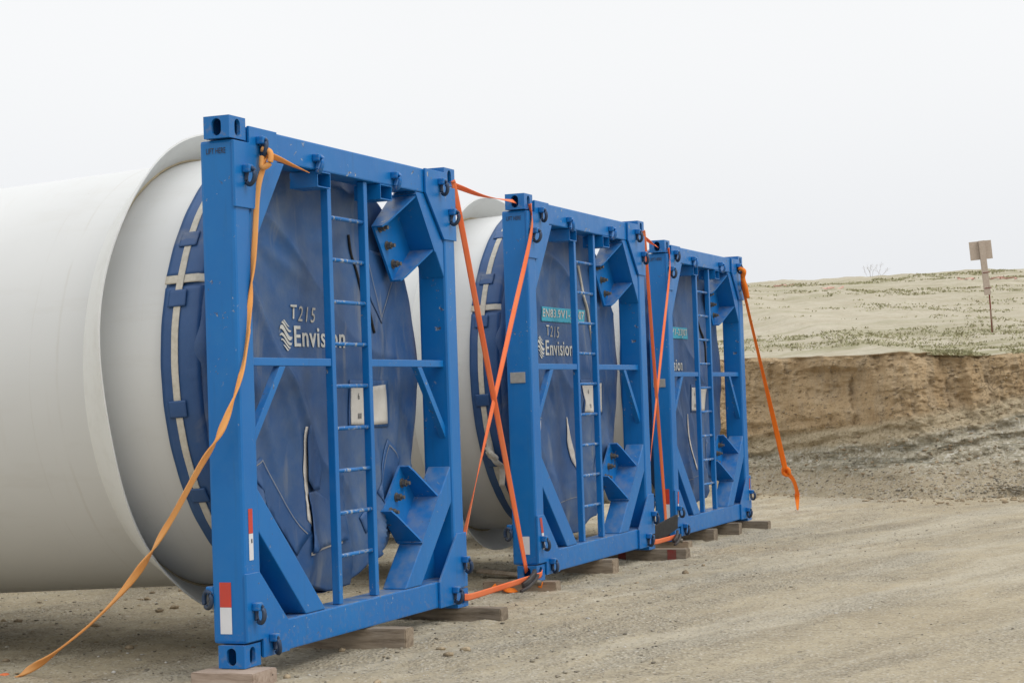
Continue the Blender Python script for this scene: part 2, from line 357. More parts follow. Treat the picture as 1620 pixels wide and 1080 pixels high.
def prism_bm(poly, d0, d1, bev=0.0, bm=None):
    """polygon in (u,z), extruded from depth d0 to d1 (local y)"""
    bm = bm or bmesh.new()
    a = [bm.verts.new((u, d0, z)) for u, z in poly]; b = [bm.verts.new((u, d1, z)) for u, z in poly]
    n = len(poly); bm.faces.new(a); bm.faces.new(b[::-1])
    for i in range(n): bm.faces.new((a[i], b[i], b[(i+1) % n], a[(i+1) % n]))
    if bev:
        bmesh.ops.recalc_face_normals(bm, faces=bm.faces)
        bmesh.ops.bevel(bm, geom=list(bm.edges), offset=bev, segments=2, profile=0.6, affect='EDGES', clamp_overlap=True)
    return bm
def box_bm(x0, x1, y0, y1, z0, z1, bev=0.0):
    return prism_bm([(x0, z0), (x1, z0), (x1, z1), (x0, z1)], y0, y1, bev)
def tube(name, pts, r, seg=10, closed=False, smooth=True, radii=None):
    pts = [Vector(p) for p in pts]; n = len(pts); V = []; F = []
    for i, p in enumerate(pts):
        a = pts[i-1] if (i > 0 or closed) else p; b = pts[(i+1) % n] if (i < n-1 or closed) else p
        tg = (b-a).normalized(); ref = Vector((0.31, 0.17, 0.93)) if abs(tg.z) < 0.9 else Vector((1, 0.1, 0))
        x = tg.cross(ref).normalized(); y = tg.cross(x); rr = radii[i] if radii else r
        for k in range(seg):
            an = 2*math.pi*k/seg; V.append(p + x*math.cos(an)*rr + y*math.sin(an)*rr)
    for i in range(n if closed else n-1):
        j = (i+1) % n
        for k in range(seg): F.append((i*seg+k, i*seg+(k+1) % seg, j*seg+(k+1) % seg, j*seg+k))
    if not closed:
        F.append(tuple(range(seg))[::-1]); F.append(tuple((n-1)*seg+k for k in range(seg)))
    return mesh(name, V, F, smooth)
def catmull(P, n=10):
    P = [Vector(p) for p in P]; out = []
    Q = [P[0]*2-P[1]] + P + [P[-1]*2-P[-2]]
    for i in range(1, len(Q)-2):
        for k in range(n):
            t = k/n; a, b, c, d = Q[i-1], Q[i], Q[i+1], Q[i+2]
            out.append(0.5*((2*b)+(c-a)*t+(2*a-5*b+4*c-d)*t*t+(3*b-a-3*c+d)*t**3))
    out.append(P[-1]); return out
def ribbon(name, pts, width, twist, thick=0.004, side=None, curl=0.0):
    """flat webbing along pts; twist = list of roll angles or function(s in 0..1)"""
    n = len(pts); V = []; F = []; prof = []
    ups = None
    for i, p in enumerate(pts):
        tg = (pts[min(i+1, n-1)]-pts[max(i-1, 0)]).normalized()
        if ups is None:
            ref = side or Vector((0, 0, 1))
            if abs(tg.dot(ref)) > 0.95: ref = Vector((1, 0, 0))
            x = (ref - tg*ref.dot(tg)).normalized()
        else: x = (ups - tg*ups.dot(tg)).normalized()
        ups = x; y = tg.cross(x); s = i/(n-1); a = twist(s); wd = width(s) if callable(width) else width
        X = x*math.cos(a)+y*math.sin(a); Y = tg.cross(X)
        for ww in (-1, -0.5, 0, 0.5, 1):
            V.append(p + X*ww*wd/2 + Y*(thick/2 + curl*(ww*ww-0.5)*wd))
        for ww in (1, 0.5, 0, -0.5, -1):
            V.append(p + X*ww*wd/2 + Y*(-thick/2 + curl*(ww*ww-0.5)*wd))
    for i in range(n-1):
        for k in range(10): F.append((i*10+k, i*10+(k+1) % 10, (i+1)*10+(k+1) % 10, (i+1)*10+k))
    F.append(tuple(range(10))[::-1]); F.append(tuple((n-1)*10+k for k in range(10)))
    return mesh(name, V, F, True)

# vectorised value noise
def _h(ix, iy, s):
    n = (ix*374761393 + iy*668265263 + s*1274126177) & 0x7fffffff
    n = ((n ^ (n >> 13))*1274126177) & 0x7fffffff
    return ((n ^ (n >> 16)) & 0xffff)/65535.0
def vn(x, y, s=0):
    x = np.asarray(x, float); y = np.asarray(y, float)
    ix = np.floor(x).astype(np.int64); iy = np.floor(y).astype(np.int64); fx = x-ix; fy = y-iy
    fx = fx*fx*(3-2*fx); fy = fy*fy*(3-2*fy)
    return (_h(ix, iy, s)*(1-fx)+_h(ix+1, iy, s)*fx)*(1-fy)+(_h(ix, iy+1, s)*(1-fx)+_h(ix+1, iy+1, s)*fx)*fy
def fbm(x, y, s=0, o=5, g=0.5):
    r = 0; a = 1; tot = 0
    for k in range(o):
        r = r + a*vn(x*2**k+17.3*k, y*2**k-9.1*k, s+k); tot += a; a *= g
    return r/tot*2-1
def sstep(a, b, x):
    t = np.clip((np.asarray(x, float)-a)/(b-a), 0, 1); return t*t*(3-2*t)

# ------------------------------------------------------------------ frame places (shared by everything below)
PLACES = [((-1.44713, 9.82630, 0.14757), math.radians(67.716)),
          ((0.12631, 14.00804, 0.14160), math.radians(68.126)),
          ((1.49864, 18.06573, 0.08961), math.radians(68.246))]
def fw(i, u, d, z):
    (x, y, zz), a = PLACES[i]
    return Vector((x+math.cos(a)*u-math.sin(a)*d, y+math.sin(a)*u+math.cos(a)*d, zz+z))
def ray(px, py, Y):
    r = _f + _rt*((px-810)/2973.79) + _up*((540-py)/2973.79)
    return CAM + r*(Y/r.y)

# ------------------------------------------------------------------ ground sheet
def ground_h(x, y):
    x = np.asarray(x, float); y = np.asarray(y, float)
    lvl = 0.040+0.014*sstep(10.2, 11.0, y)*sstep(-3.2, -1.2, x)-0.056*sstep(15.5, 19.5, y)
    near = np.exp(-((x-1)/30)**2-((y-14)/30)**2)
    rough = 0.35+0.65*sstep(2.2, -0.5, x-0.33*(y-10))          # churned soil under the blades, packed road to the right
    h = lvl + 0.035*fbm(x*0.45, y*0.45, 3, 4)*near + near*rough*(0.030*fbm(x*1.7, y*1.7, 11, 4)+0.040*np.abs(fbm(x*4, y*4, 21, 5, 0.6)))
    rut = np.exp(-(((x*0.93-y*0.36+4.1)+0.12*fbm(y*0.6, x*0.2, 40, 3))/0.16)**2)
    return h*(np.hypot(x, y-12) < 120) - 0.0*rut
def axis(dense0, dense1, step, far):
    a = list(np.arange(dense0, dense1+1e-6, step)); s = step; hi = a[-1]
    while hi < far: s *= 1.22; hi += s; a.append(hi)
    s = step; lo = a[0]
    while lo > -far: s *= 1.22; lo -= s; a.insert(0, lo)
    return np.array(a)
def grid(name, X, Y, Z):
    ny, nx = X.shape; V = np.stack([X, Y, Z], -1).reshape(-1, 3)
    idx = np.arange(ny*nx).reshape(ny, nx)
    F = np.stack([idx[:-1, :-1], idx[:-1, 1:], idx[1:, 1:], idx[1:, :-1]], -1).reshape(-1, 4)
    me = bpy.data.meshes.new(name); me.vertices.add(len(V)); me.vertices.foreach_set('co', V.ravel())
    me.loops.add(F.size); me.loops.foreach_set('vertex_index', F.ravel().astype(np.int32))
    me.polygons.add(len(F)); me.polygons.foreach_set('loop_start', np.arange(0, F.size, 4).astype(np.int32))
    me.update(calc_edges=True); me.validate(); me.shade_smooth(); return me
gx = axis(-5.5, 8.0, 0.035, 900); gy = axis(7.5, 26.0, 0.045, 900)
GX, GY = np.meshgrid(gx, gy)
tag(link('ground', grid('ground', GX, GY, ground_h(GX, GY)), 'ground'), kind='structure')

# ------------------------------------------------------------------ cut bank and hillside
def foot_y(x):
    x = np.asarray(x, float)
    y = 24.55 + 2.6*(1-sstep(3.4, 5.6, x)) + 2.6*(1-sstep(-6, 3.6, x)) + 0.012*(x-5.6)*(x > 5.6)
    return y + 0.18*fbm(x*0.7, 0*x, 60, 3)
def top_z(x): return 1.93 + 0.10*(1-sstep(2, 7, x)) + 0.06*fbm(np.asarray(x, float)*0.6, 0*np.asarray(x, float), 66, 4)
PT = [(0.0, 0.0, -0.05), (0.22, 0.75, 0.24), (0.36, 1.15, 0.50), (0.84, 1.52, 1.66), (0.965, 1.66, 1.90), (1.0, 1.80, 1.95)]
def bank_pt(x, t):
    tt = np.array([p[0] for p in PT]); fy = np.interp(t, tt, [p[1] for p in PT]); fz = np.interp(t, tt, [p[2] for p in PT])
    z = fz*(top_z(x)/1.95)
    heap = np.exp(-((x-7.3)/1.5)**2)*sstep(0.0, 0.2, t)*(1-sstep(0.2, 0.6, t))      # gravel tongue on the right
    fy = fy - 0.55*heap
    face = sstep(0.12, 0.36, t)*(1-sstep(0.97, 1.0, t))
    gul = np.abs(fbm(x*2.3, z*0.45, 71, 5, 0.55))*0.36*sstep(0.45, 0.70, t)                # rain gullies
    blk = fbm(x*1.6, z*2.0, 75, 7, 0.58)*0.20
    h = z-0.15*(x-4.6); strat = (np.abs(((h*5.5+fbm(x*0.8, z, 79, 3)*1.3) % 1)-0.5)-0.25)*0.16*(1-sstep(0.50, 0.64, t))
    fine = fbm(x*11, z*13, 83, 4, 0.72)*0.065
    niche = 0.32*np.exp(-((x-4.62)/0.34)**2)*sstep(0.62, 0.75, t)*(1-sstep(0.86, 0.92, t)) + 0.16*np.exp(-((x-4.9)/0.09)**2)*sstep(0.3, 0.6, t)*(1-sstep(0.8, 0.9, t))
    y = foot_y(x)+fy+face*(gul+blk+strat+fine)+niche
    z = z + 0.05*fbm(x*3, t*9, 87, 4)*sstep(0.03, 0.2, t)*(1-face*0.4)
    return y, z
bx = np.concatenate([np.arange(-34, 2.2, 0.22), np.arange(2.2, 9.5, 0.028), np.arange(9.5, 46, 0.22)])
bt = np.linspace(0, 1, 170)
BX, BT = np.meshgrid(bx, bt); BY, BZ = bank_pt(BX, BT)
BZ[0] = -0.12
tag(link('earth_bank', grid('earth_bank', BX, BY, BZ), 'bank'), kind='structure')
EY, EZ = BY[-1], BZ[-1]                    # lip the hillside starts from
def hill_pt(x, v):
    ey = np.interp(x, bx, EY); ez = np.interp(x, bx, EZ)
    L = v
    rise = 0.084*L*(1+0.12*sstep(3, 24, L)) + 0.010*(x-8)*sstep(4, 30, L)
    crest = 27+3*fbm(x*0.06, 0*x, 91, 2)
    over = np.maximum(L-crest, 0); rise = rise - 0.004*over**2
    z = ez-0.005 + rise + sstep(0.3, 3, L)*(0.16*fbm(x*0.28, L*0.28, 93, 5)+0.05*fbm(x*1.6, L*1.6, 95, 4))
    return ey+L-0.02, np.maximum(z, -1.0)
hv = np.concatenate([[0], np.geomspace(0.12, 75, 150)])
HX, HV = np.meshgrid(np.concatenate([np.arange(-34, 2, 0.4), np.arange(2, 22, 0.10), np.arange(22, 46, 0.4)]), hv)
fan = 1+HV*0.012
HY, HZ = hill_pt(HX, HV)
hill = link('hillside', grid('hillside', HX, HY, HZ), 'hill'); tag(hill, kind='structure')
def hill_at(x, y):
    ey = float(np.interp(x, bx, EY)); yy, z = hill_pt(np.array([float(x)]), np.array([max(y-ey, 0.0)])); return float(z[0])

# ------------------------------------------------------------------ blue root-end frame
W, H = 2.90, 2.896
def sym(poly): return [(W-u, z) for u, z in poly][::-1]
def slot_ring(n=28, hw=0.032, hh=0.052):
    out = []
    for k in range(n):
        a = 2*math.pi*k/n; c, s = math.cos(a), math.sin(a)
        out.append((hw*c, (hh-hw)*(1 if s > 1e-6 else (-1 if s < -1e-6 else 0))+hw*s))
    return out
def casting_mesh(mirror, flip):
    """ISO-style corner casting: hollow block with slotted holes in the front and outer faces"""
    bm = bmesh.new(); a, dpt, hh = 0.170, 0.155, 0.118; n = 28
    def face(o, ex, ez, wd, hg, nrm):
        o, ex, ez, nrm = Vector(o), Vector(ex), Vector(ez), Vector(nrm)
        ring = slot_ring(n, 0.029, 0.046); outer = []
        for k in range(n):
            an = 2*math.pi*k/n; c, s = math.cos(an), math.sin(an); q = min(wd/2/max(abs(c), 1e-6), hg/2/max(abs(s), 1e-6)); outer.append((c*q, s*q))
        cc = o+ex*wd/2+ez*hg/2
        vo = [bm.verts.new(cc+ex*x+ez*z) for x, z in outer]; vi = [bm.verts.new(cc+ex*x+ez*z) for x, z in ring]; vd = [bm.verts.new(cc+ex*x+ez*z-nrm*0.02) for x, z in ring]
        for k in range(n):
            j = (k+1) % n
            bm.faces.new((vo[k], vo[j], vi[j], vi[k])); bm.faces.new((vi[k], vi[j], vd[j], vd[k]))
        for sx_, sz_ in ((-1, -1), (1, -1), (1, 1), (-1, 1)):       # corner triangles
            cv = bm.verts.new(cc+ex*sx_*wd/2+ez*sz_*hg/2)
            best = sorted(range(n), key=lambda k: (vo[k].co-cv.co).length)[:2]; bm.faces.new((cv, vo[best[0]], vo[best[1]]))
    face((0, 0, 0), (1, 0, 0), (0, 0, 1), a, hh, (0, -1, 0))
    face((0, 0, 0), (0, 1, 0), (0, 0, 1), dpt, hh, (-1, 0, 0))
    for q in ([(0, 0, hh), (a, 0, hh), (a, dpt, hh), (0, dpt, hh)], [(0, 0, 0), (0, dpt, 0), (a, dpt, 0), (a, 0, 0)],
              [(a, 0, 0), (a, dpt, 0), (a, dpt, hh), (a, 0, hh)], [(0, dpt, 0), (0, dpt, hh), (a, dpt, hh), (a, dpt, 0)]):
        bm.faces.new([bm.verts.new(v) for v in q])
    if mirror:
        for v in bm.verts: v.co.x = -v.co.x
    bmesh.ops.remove_doubles(bm, verts=bm.verts, dist=0.0005)
    return from_bm('corner_casting', bm)
CAST = {k: casting_mesh(k, False) for k in (False, True)}
RING_PTS = [(0.031*math.cos(a), 0.0, 0.044*math.sin(a)) for a in [2*math.pi*k/22 for k in range(22)]]
RINGME = tube('ring', RING_PTS, 0.0125, 8, closed=True)
def ring_block():
    bm = box_bm(-0.024, 0.024, -0.046, 0.0, -0.020, 0.022, 0.008); return from_bm('ring_lug', bm)
LUGME = ring_block()
def bolt_mesh():
    bm = bmesh.new()
    for r, y0, y1, seg in ((0.030, -0.006, 0.0, 18), (0.023, -0.036, -0.006, 6), (0.0125, -0.060, -0.036, 12)):
        a = [bm.verts.new((r*math.cos(2*math.pi*k/seg), y0, r*math.sin(2*math.pi*k/seg))) for k in range(seg)]
        b = [bm.verts.new((r*math.cos(2*math.pi*k/seg), y1, r*math.sin(2*math.pi*k/seg))) for k in range(seg)]
        bm.faces.new(a); bm.faces.new(b[::-1])
        for k in range(seg): bm.faces.new((a[k], b[k], b[(k+1) % seg], a[(k+1) % seg]))
    return from_bm('bolt', bm)
BOLTME = bolt_mesh()

def text_mesh(body, width, height, bold=0.0, shear=0.0, spacing=1.0):
    cu = bpy.data.curves.new('txt', 'FONT'); cu.body = body; cu.size = 1; cu.offset = min(bold, 0.010); cu.shear = shear; cu.resolution_u = 3; cu.space_character = spacing
    ob = bpy.data.objects.new('txt', cu); COL.objects.link(ob); bpy.context.view_layer.update()
    me = bpy.data.meshes.new_from_object(ob.evaluated_get(bpy.context.evaluated_depsgraph_get()))
    bpy.data.objects.remove(ob); bpy.data.curves.remove(cu)
    bm = bmesh.new(); bm.from_mesh(me)
    if bold > 0.010:                    # heavier stroke: a second outline set slightly to the right, a hair behind
        g = bmesh.ops.duplicate(bm, geom=list(bm.verts)+list(bm.edges)+list(bm.faces))['geom']
        for v in g:
            if isinstance(v, bmesh.types.BMVert): v.co.x += bold*1.5; v.co.z += 1.0
    bm.to_mesh(me); bm.free()
    co = np.array([v.co[:] for v in me.vertices]); mn, mx = co.min(0), co.max(0)
    for v in me.vertices:
        v.co = ((v.co.x-mn[0])/(mx[0]-mn[0])*width, 0.0012*v.co.z, (v.co.y-mn[1])/(mx[1]-mn[1])*height)
    me.materials.clear(); return me

def build_frame(i):
    (loc, yaw) = PLACES[i]
    R = empty('blade_root_frame', loc, yaw)
    def P(name, bm, mat='blue', parent=None): return link(name, from_bm(name, bm), mat, parent or R)
    rnd = random.Random(100+i)
    # corner castings
    for far in (False, True):
        for zb in (0.0, H-0.118):
            o = link('corner_casting', CAST[far], 'blue', R, (W if far else 0.0, 0, zb))
    # posts
    for far in (False, True):
        u0, u1 = (W-0.195, W-0.030) if far else (0.030, 0.195)
        P('post', box_bm(u0, u1, 0.0, 0.200, 0.122, H-0.122, 0.018))
    P('top_beam', box_bm(0.197, W-0.197, 0.006, 0.176, 2.700, 2.856, 0.009))
    P('bottom_beam', box_bm(0.197, W-0.197, 0.006, 0.176, 0.036, 0.203, 0.009))
    # braces
    lo = [(0.197, 0.93), (0.925, 0.205), (0.695, 0.205), (0.197, 0.70)]
    hi = [(0.600, 2.698), (0.440, 2.698), (0.197, 2.385), (0.197, 2.165)]
    for poly in (lo, sym(lo)): P('lower_brace', prism_bm(poly, 0.009, 0.172, 0.007))
    for poly in (hi, sym(hi)): P('upper_brace', prism_bm(poly, 0.009, 0.172, 0.007))
    bk = [(0.196, 0.72), (0.715, 0.204), (0.196, 0.204)]
    for poly in (bk, sym(bk)): P('gusset_back', prism_bm(poly, 0.150, 0.164))
    # corner plates
    pu = [(0.185, H-0.038), (0.485, H-0.038), (0.485, 2.700), (0.222, 2.415), (0.024, 2.415), (0.024, H-0.130), (0.185, H-0.130)]
    pl = [(0.024, 0.488), (0.165, 0.488), (0.462, 0.198), (0.462, 0.034), (0.185, 0.034), (0.185, 0.133), (0.024, 0.133)]
    for poly in (pu, sym(pu)): P('corner_plate', prism_bm(poly, -0.012, 0.004, 0.003))
    for poly in (pl, sym(pl)): P('corner_plate', prism_bm(poly, -0.012, 0.004, 0.003))
    # ladder
    lad = link('ladder', from_bm('ladder', box_bm(1.136, 1.182, 0.030, 0.076, 0.206, 2.697, 0.004)), 'blue', R)
    link('rail', from_bm('rail', box_bm(1.606, 1.652, 0.030, 0.076, 0.206, 2.697, 0.004)), 'blue', lad)
    for k in range(9):
        z = 0.478+0.2465*k
        link('rung', tube('rung', [(1.178, 0.050, z), (1.610, 0.050, z)], 0.0125, 12), 'blue_worn', lad)
    # mid rails and struts
    for a, b in ((0.197, 1.134), (1.654, W-0.197)): P('mid_rail', box_bm(a, b, 0.035, 0.080, 1.580, 1.624, 0.004))
    stp = [(0.530, 1.578), (0.595, 1.578), (0.197, 1.115), (0.197, 1.190)]
    for poly in (stp, sym(stp)): P('strut', prism_bm(poly, 0.036, 0.079, 0.003))
    # fork pockets under the top beam
    for u0 in (0.965, 1.775):
        bm = bmesh.new(); o = [(u0, 2.605), (u0+0.160, 2.605), (u0+0.160, 2.697), (u0, 2.697)]; t_ = 0.006
        q = [(u0+t_, 2.605+t_), (u0+0.160-t_, 2.605+t_), (u0+0.160-t_, 2.697-t_), (u0+t_, 2.697-t_)]
        v = [[bm.verts.new((a, d, b)) for a, b in ring] for d in (0.0, 0.180) for ring in (o, q)]
        for k in range(4):
            j = (k+1) % 4
            bm.faces.new((v[0][k], v[0][j], v[1][j], v[1][k])); bm.faces.new((v[2][k], v[3][k], v[3][j], v[2][j]))
            bm.faces.new((v[0][k], v[2][k], v[2][j], v[0][j])); bm.faces.new((v[1][k], v[1][j], v[3][j], v[3][k]))
        P('fork_pocket', bm)
    # bolting brackets on the braces
    def bracket(A, T, N, t0, t1, nmax, bolts):
        A, T, N = Vector(A), Vector(T).normalized(), Vector(N).normalized()
        def q(t, n, d): p = A+T*t+N*n; return (p.x, d, p.y)
        bm = bmesh.new()
        def slab(poly, off):
            a = [bm.verts.new(q(*p)) for p in poly]; b = [bm.verts.new(q(p[0]+off[0], p[1]+off[1], p[2]+off[2])) for p in poly]
            n = len(poly); bm.faces.new(a); bm.faces.new(b[::-1])
            for k in range(n): bm.faces.new((a[k], b[k], b[(k+1) % n], a[(k+1) % n]))
        slab([(t0, 0.0, 0.178), (t1, 0.0, 0.178), (t1, nmax, 0.178), (t0, nmax, 0.178)], (0, 0, 0.016))       # bolting plate
        slab([(t0-0.012, 0.002, 0.004), (t1+0.012, 0.002, 0.004), (t1+0.012, 0.002, 0.180), (t0-0.012, 0.002, 0.180)], (0, 0.013, 0))
        for tt, of in ((t0, 0.012), (t1, -0.012)):
            slab([(tt, 0.013, 0.012), (tt, 0.013, 0.179), (tt, nmax, 0.179), (tt, nmax, 0.118), (tt, nmax-0.05, 0.095)], (of, 0, 0))
        b = P('bolting_bracket', bm)
        for t_, n_ in bolts:
            p = q(t_, n_, 0.178); o = link('bolt', BOLTME, 'steel', b, p); o.rotation_euler = (0, rnd.uniform(0, 1), 0)
    for s in (1,):
        m_ = (lambda u: u) if s == 1 else (lambda u: W-u)
        bracket((m_(2.303), 2.697), (0.593*s, -0.805), (-0.805*s, -0.593), 0.02, 0.44, 0.36, [(0.075, 0.295), (0.215, 0.285), (0.355, 0.285)])
        bracket((m_(1.977), 0.207), (0.7071*s, 0.7071), (-0.7071*s, 0.7071), 0.37, 0.76, 0.30, [(0.685, 0.215), (0.565, 0.215), (0.440, 0.215)])
    # lashing rings
    spots = [(0.277, 2.787), (0.122, 2.620), (0.940, 2.765), (1.960, 2.765), (2.623, 2.787), (2.778, 2.600), (0.092, 0.312), (0.262, 0.130), (2.808, 0.312), (2.640, 0.130)]
    for k, (u, z) in enumerate(spots):
        front = -0.012 if k not in (2, 3) else 0.006
        lug = link('ring_lug', LUGME, 'blue', R, (u, front, z)); lug.rotation_euler = (0, 0, 0)
        rg = link('ring', RINGME, 'darkring' if k not in (2, 3) else 'blue', lug, (0.006, -0.034, -0.040))
        if k in (2, 3): rg.data = RINGME.copy(); rg.data.materials.clear(); rg.data.materials.append(M['blue'])
        rg.rotation_euler = (rnd.uniform(-0.15, 0.25), rnd.uniform(-0.2, 0.2), math.radians(rnd.uniform(48, 80)))
    lug = link('ring_lug', LUGME, 'blue', R, (0.06, 0.246, 0.40))      # lashing ring behind the near post
    rg = link('ring', RINGME, 'darkring', lug, (-0.02, -0.01, -0.048)); rg.rotation_euler = (0, 0, math.radians(70))
    # reflective tape, stencils, plates
    def tape(name, mat, pts):
        me = mesh(name, pts, [(0, 1, 2, 3)]); return link(name, me, mat, R)
    def front_tape(u0, u1, z0, z1, d=-0.002, slant=0.0):
        zm = (z0+z1)/2+0.005
        tape('red_tape', 'red', [(u0+slant/2, d, zm), (u1+slant/2, d, zm), (u1+slant, d, z1), (u0+slant, d, z1)])
        tape('white_tape', 'whitetape', [(u0, d, z0), (u1, d, z0), (u1+slant/2, d, zm-0.001), (u0+slant/2, d, zm-0.001)])
        link('tape_print', text_mesh('II', 0.012, 0.022, 0.03), 'ink', R, ((u0+u1)/2+slant*0.4, d-0.002, zm-0.05))
    def side_tape(d0, d1, z0, z1, red=True):
        zm = (z0+z1)/2+0.005; u = 0.0275
        if red: tape('red_tape', 'red', [(u, d1, zm), (u, d0, zm), (u, d0, z1), (u, d1, z1)])
        tape('white_tape', 'whitetape', [(u, d1, z0), (u, d0, z0), (u, d0, zm-0.001), (u, d1, zm-0.001)])
    if i == 0: front_tape(0.078, 0.122, 0.555, 0.825); side_tape(0.085, 0.155, 0.175, 0.445)
    if i == 1: front_tape(0.120, 0.165, 0.230, 0.470, -0.0145, -0.06); side_tape(0.060, 0.120, 0.20, 0.46, False)
    if i == 2: front_tape(0.070, 0.105, 0.230, 0.470, -0.0145, 0.03); front_tape(W-0.12, W-0.085, 0.22, 0.46, -0.0145, 0.02); side_tape(0.05, 0.11, 0.20, 0.50)
    st = link('lift_here_stencil', text_mesh('LIFT HERE', 0.118, 0.030, 0.008), 'ink', R, (0.0272, 0.160, 2.700)); st.rotation_euler = (0, 0, -math.pi/2)
    if i > 0:
        bm = box_bm(0.0225, 0.0305, 0.050, 0.170, 1.480, 1.560, 0.002); P('rating_plate', bm, 'plate')
    return R
frames = [build_frame(i) for i in range(3)]
FL = ['nearest and largest blue steel frame with ladder, at the left of the row of three',
      'middle blue steel frame with ladder, between the nearest and farthest frames',
      'farthest and smallest blue steel frame with ladder, in front of the earth bank']
for o, l in zip(frames, FL): tag(o, l, 'steel frame', 'blue transport frames holding blade roots')

# ------------------------------------------------------------------ wind turbine blades
UC = 1.45
def axis_z(d):
    d = np.asarray(d, float); return 1.6216-0.041*np.minimum(d, 5.5)-0.0*np.maximum(d-5.5, 0)
RB = 1.2915
def build_blade(i, label):
    loc, yaw = PLACES[i]; R = empty('turbine_blade', loc, yaw)
    ds = [0.315, 0.335, 0.6, 1.0, 1.05, 1.6, 2.4, 3.2, 4, 5, 6, 8, 10, 13, 16, 20, 24, 28, 32, 36, 40, 42]
    V = []; F = []; n = 96
    for d in ds:
        tt = float(sstep(6, 16, d)); ta = float(np.clip((d-14)/28, 0, 1))
        hw = RB*(1+0.25*tt)*(1-0.86*ta); hh = RB*(1-0.55*tt)*(1-0.86*ta); zc = float(axis_z(d))
        for k in range(n):
            a = 2*math.pi*k/n; V.append((UC+hw*math.cos(a), d, zc+hh*math.sin(a)))
    for r in range(len(ds)-1):
        for k in range(n): F.append((r*n+k, r*n+(k+1) % n, (r+1)*n+(k+1) % n, (r+1)*n+k))
    F.append(tuple(range(n))); F.append(tuple((len(ds)-1)*n+k for k in range(n))[::-1])
    link('blade_shell', mesh('blade_shell', V, F, True), 'white', R)
    # flared rain collar
    prof = [(1.066, 1.2905), (1.030, 1.312), (0.960, 1.365), (0.900, 1.413), (0.842, 1.457), (0.836, 1.459), (0.834, 1.449), (0.895, 1.398), (0.955, 1.346), (1.000, 1.306), (1.016, 1.288)]
    V = []; F = []; n = 128; rs = np.random.RandomState(5+i)
    for d, r in prof:
        zc = float(axis_z(d))
        for k in range(n):
            a = 2*math.pi*k/n; wob = 0.010*math.sin(3*a+i)+0.006*math.sin(7*a+2*i); f_ = (r-1.29)/0.17
            V.append((UC+(r+wob*f_)*math.cos(a), d+wob*f_, zc+(r+wob*f_)*math.sin(a)))
    for q in range(len(prof)-1):
        for k in range(n): F.append((q*n+k, q*n+(k+1) % n, (q+1)*n+(k+1) % n, (q+1)*n+k))
    cme = mesh('rain_collar', V, F, True)
    for e in cme.edges:
        a_, b_ = e.vertices
        if a_//n == b_//n and a_//n in (4, 5, 6): e.use_edge_sharp = True
    link('rain_collar', cme, 'collar', R)
    pts = []
    for k in range(128):
        a = 2*math.pi*k/128; r = 1.298+0.004*rs.rand(); pts.append((UC+r*math.cos(a), 1.004+0.006*rs.rand(), float(axis_z(1.0))+r*math.sin(a)))
    link('sealant_bead', tube('sealant_bead', pts, 0.010, 6, closed=True), 'sealant', R)
    return tag(R, label, 'turbine blade', 'white turbine blades in the row')
build_blade(0, 'white turbine blade root filling the left of the picture, with flared collar')
build_blade(1, 'white turbine blade root behind the middle frame, seen past the nearest frame')
build_blade(2, 'white turbine blade root behind the farthest frame, mostly hidden by the middle one')

# ------------------------------------------------------------------ root covers (tarpaulins)
def creases(i):
    r = random.Random(40+i); L = []
    if i == 0:
        L = [(0.35, 2.25, 1.35, 1.10, 0.018, 0.045), (0.45, 2.45, 1.10, 1.90, -0.016, 0.06), (0.60, 2.30, 1.55, 1.95, 0.020, 0.05),
             (0.30, 2.05, 0.85, 0.95, 0.022, 0.05), (0.75, 1.75, 1.25, 0.80, 0.014, 0.05), (1.30, 2.30, 1.80, 2.45, 0.014, 0.06),
             (0.40, 1.60, 0.80, 0.60, -0.018, 0.06), (1.70, 1.25, 1.60, 0.45, 0.015, 0.06), (2.35, 1.95, 2.10, 1.30, -0.016, 0.05), (2.45, 1.55, 2.30, 0.9, 0.016, 0.05),
             (1.2, 0.9, 1.15, 0.35, 0.02, 0.06), (1.9, 2.1, 2.3, 1.7, 0.014, 0.05)]
    else:
        for k in range(12):
            a = r.uniform(0.4, 1.2); b = r.uniform(1.4, 2.5); an = r.uniform(-1.9, -0.9); ln = r.uniform(0.5, 1.3)
            if k > 6: a = r.uniform(1.2, 2.3); an = r.uniform(-2.1, -1.2)
            L.append((a, b, a+ln*math.cos(an), b+ln*math.sin(an), r.choice((-1, 1))*r.uniform(0.012, 0.022), r.uniform(0.04, 0.06)))
    return L
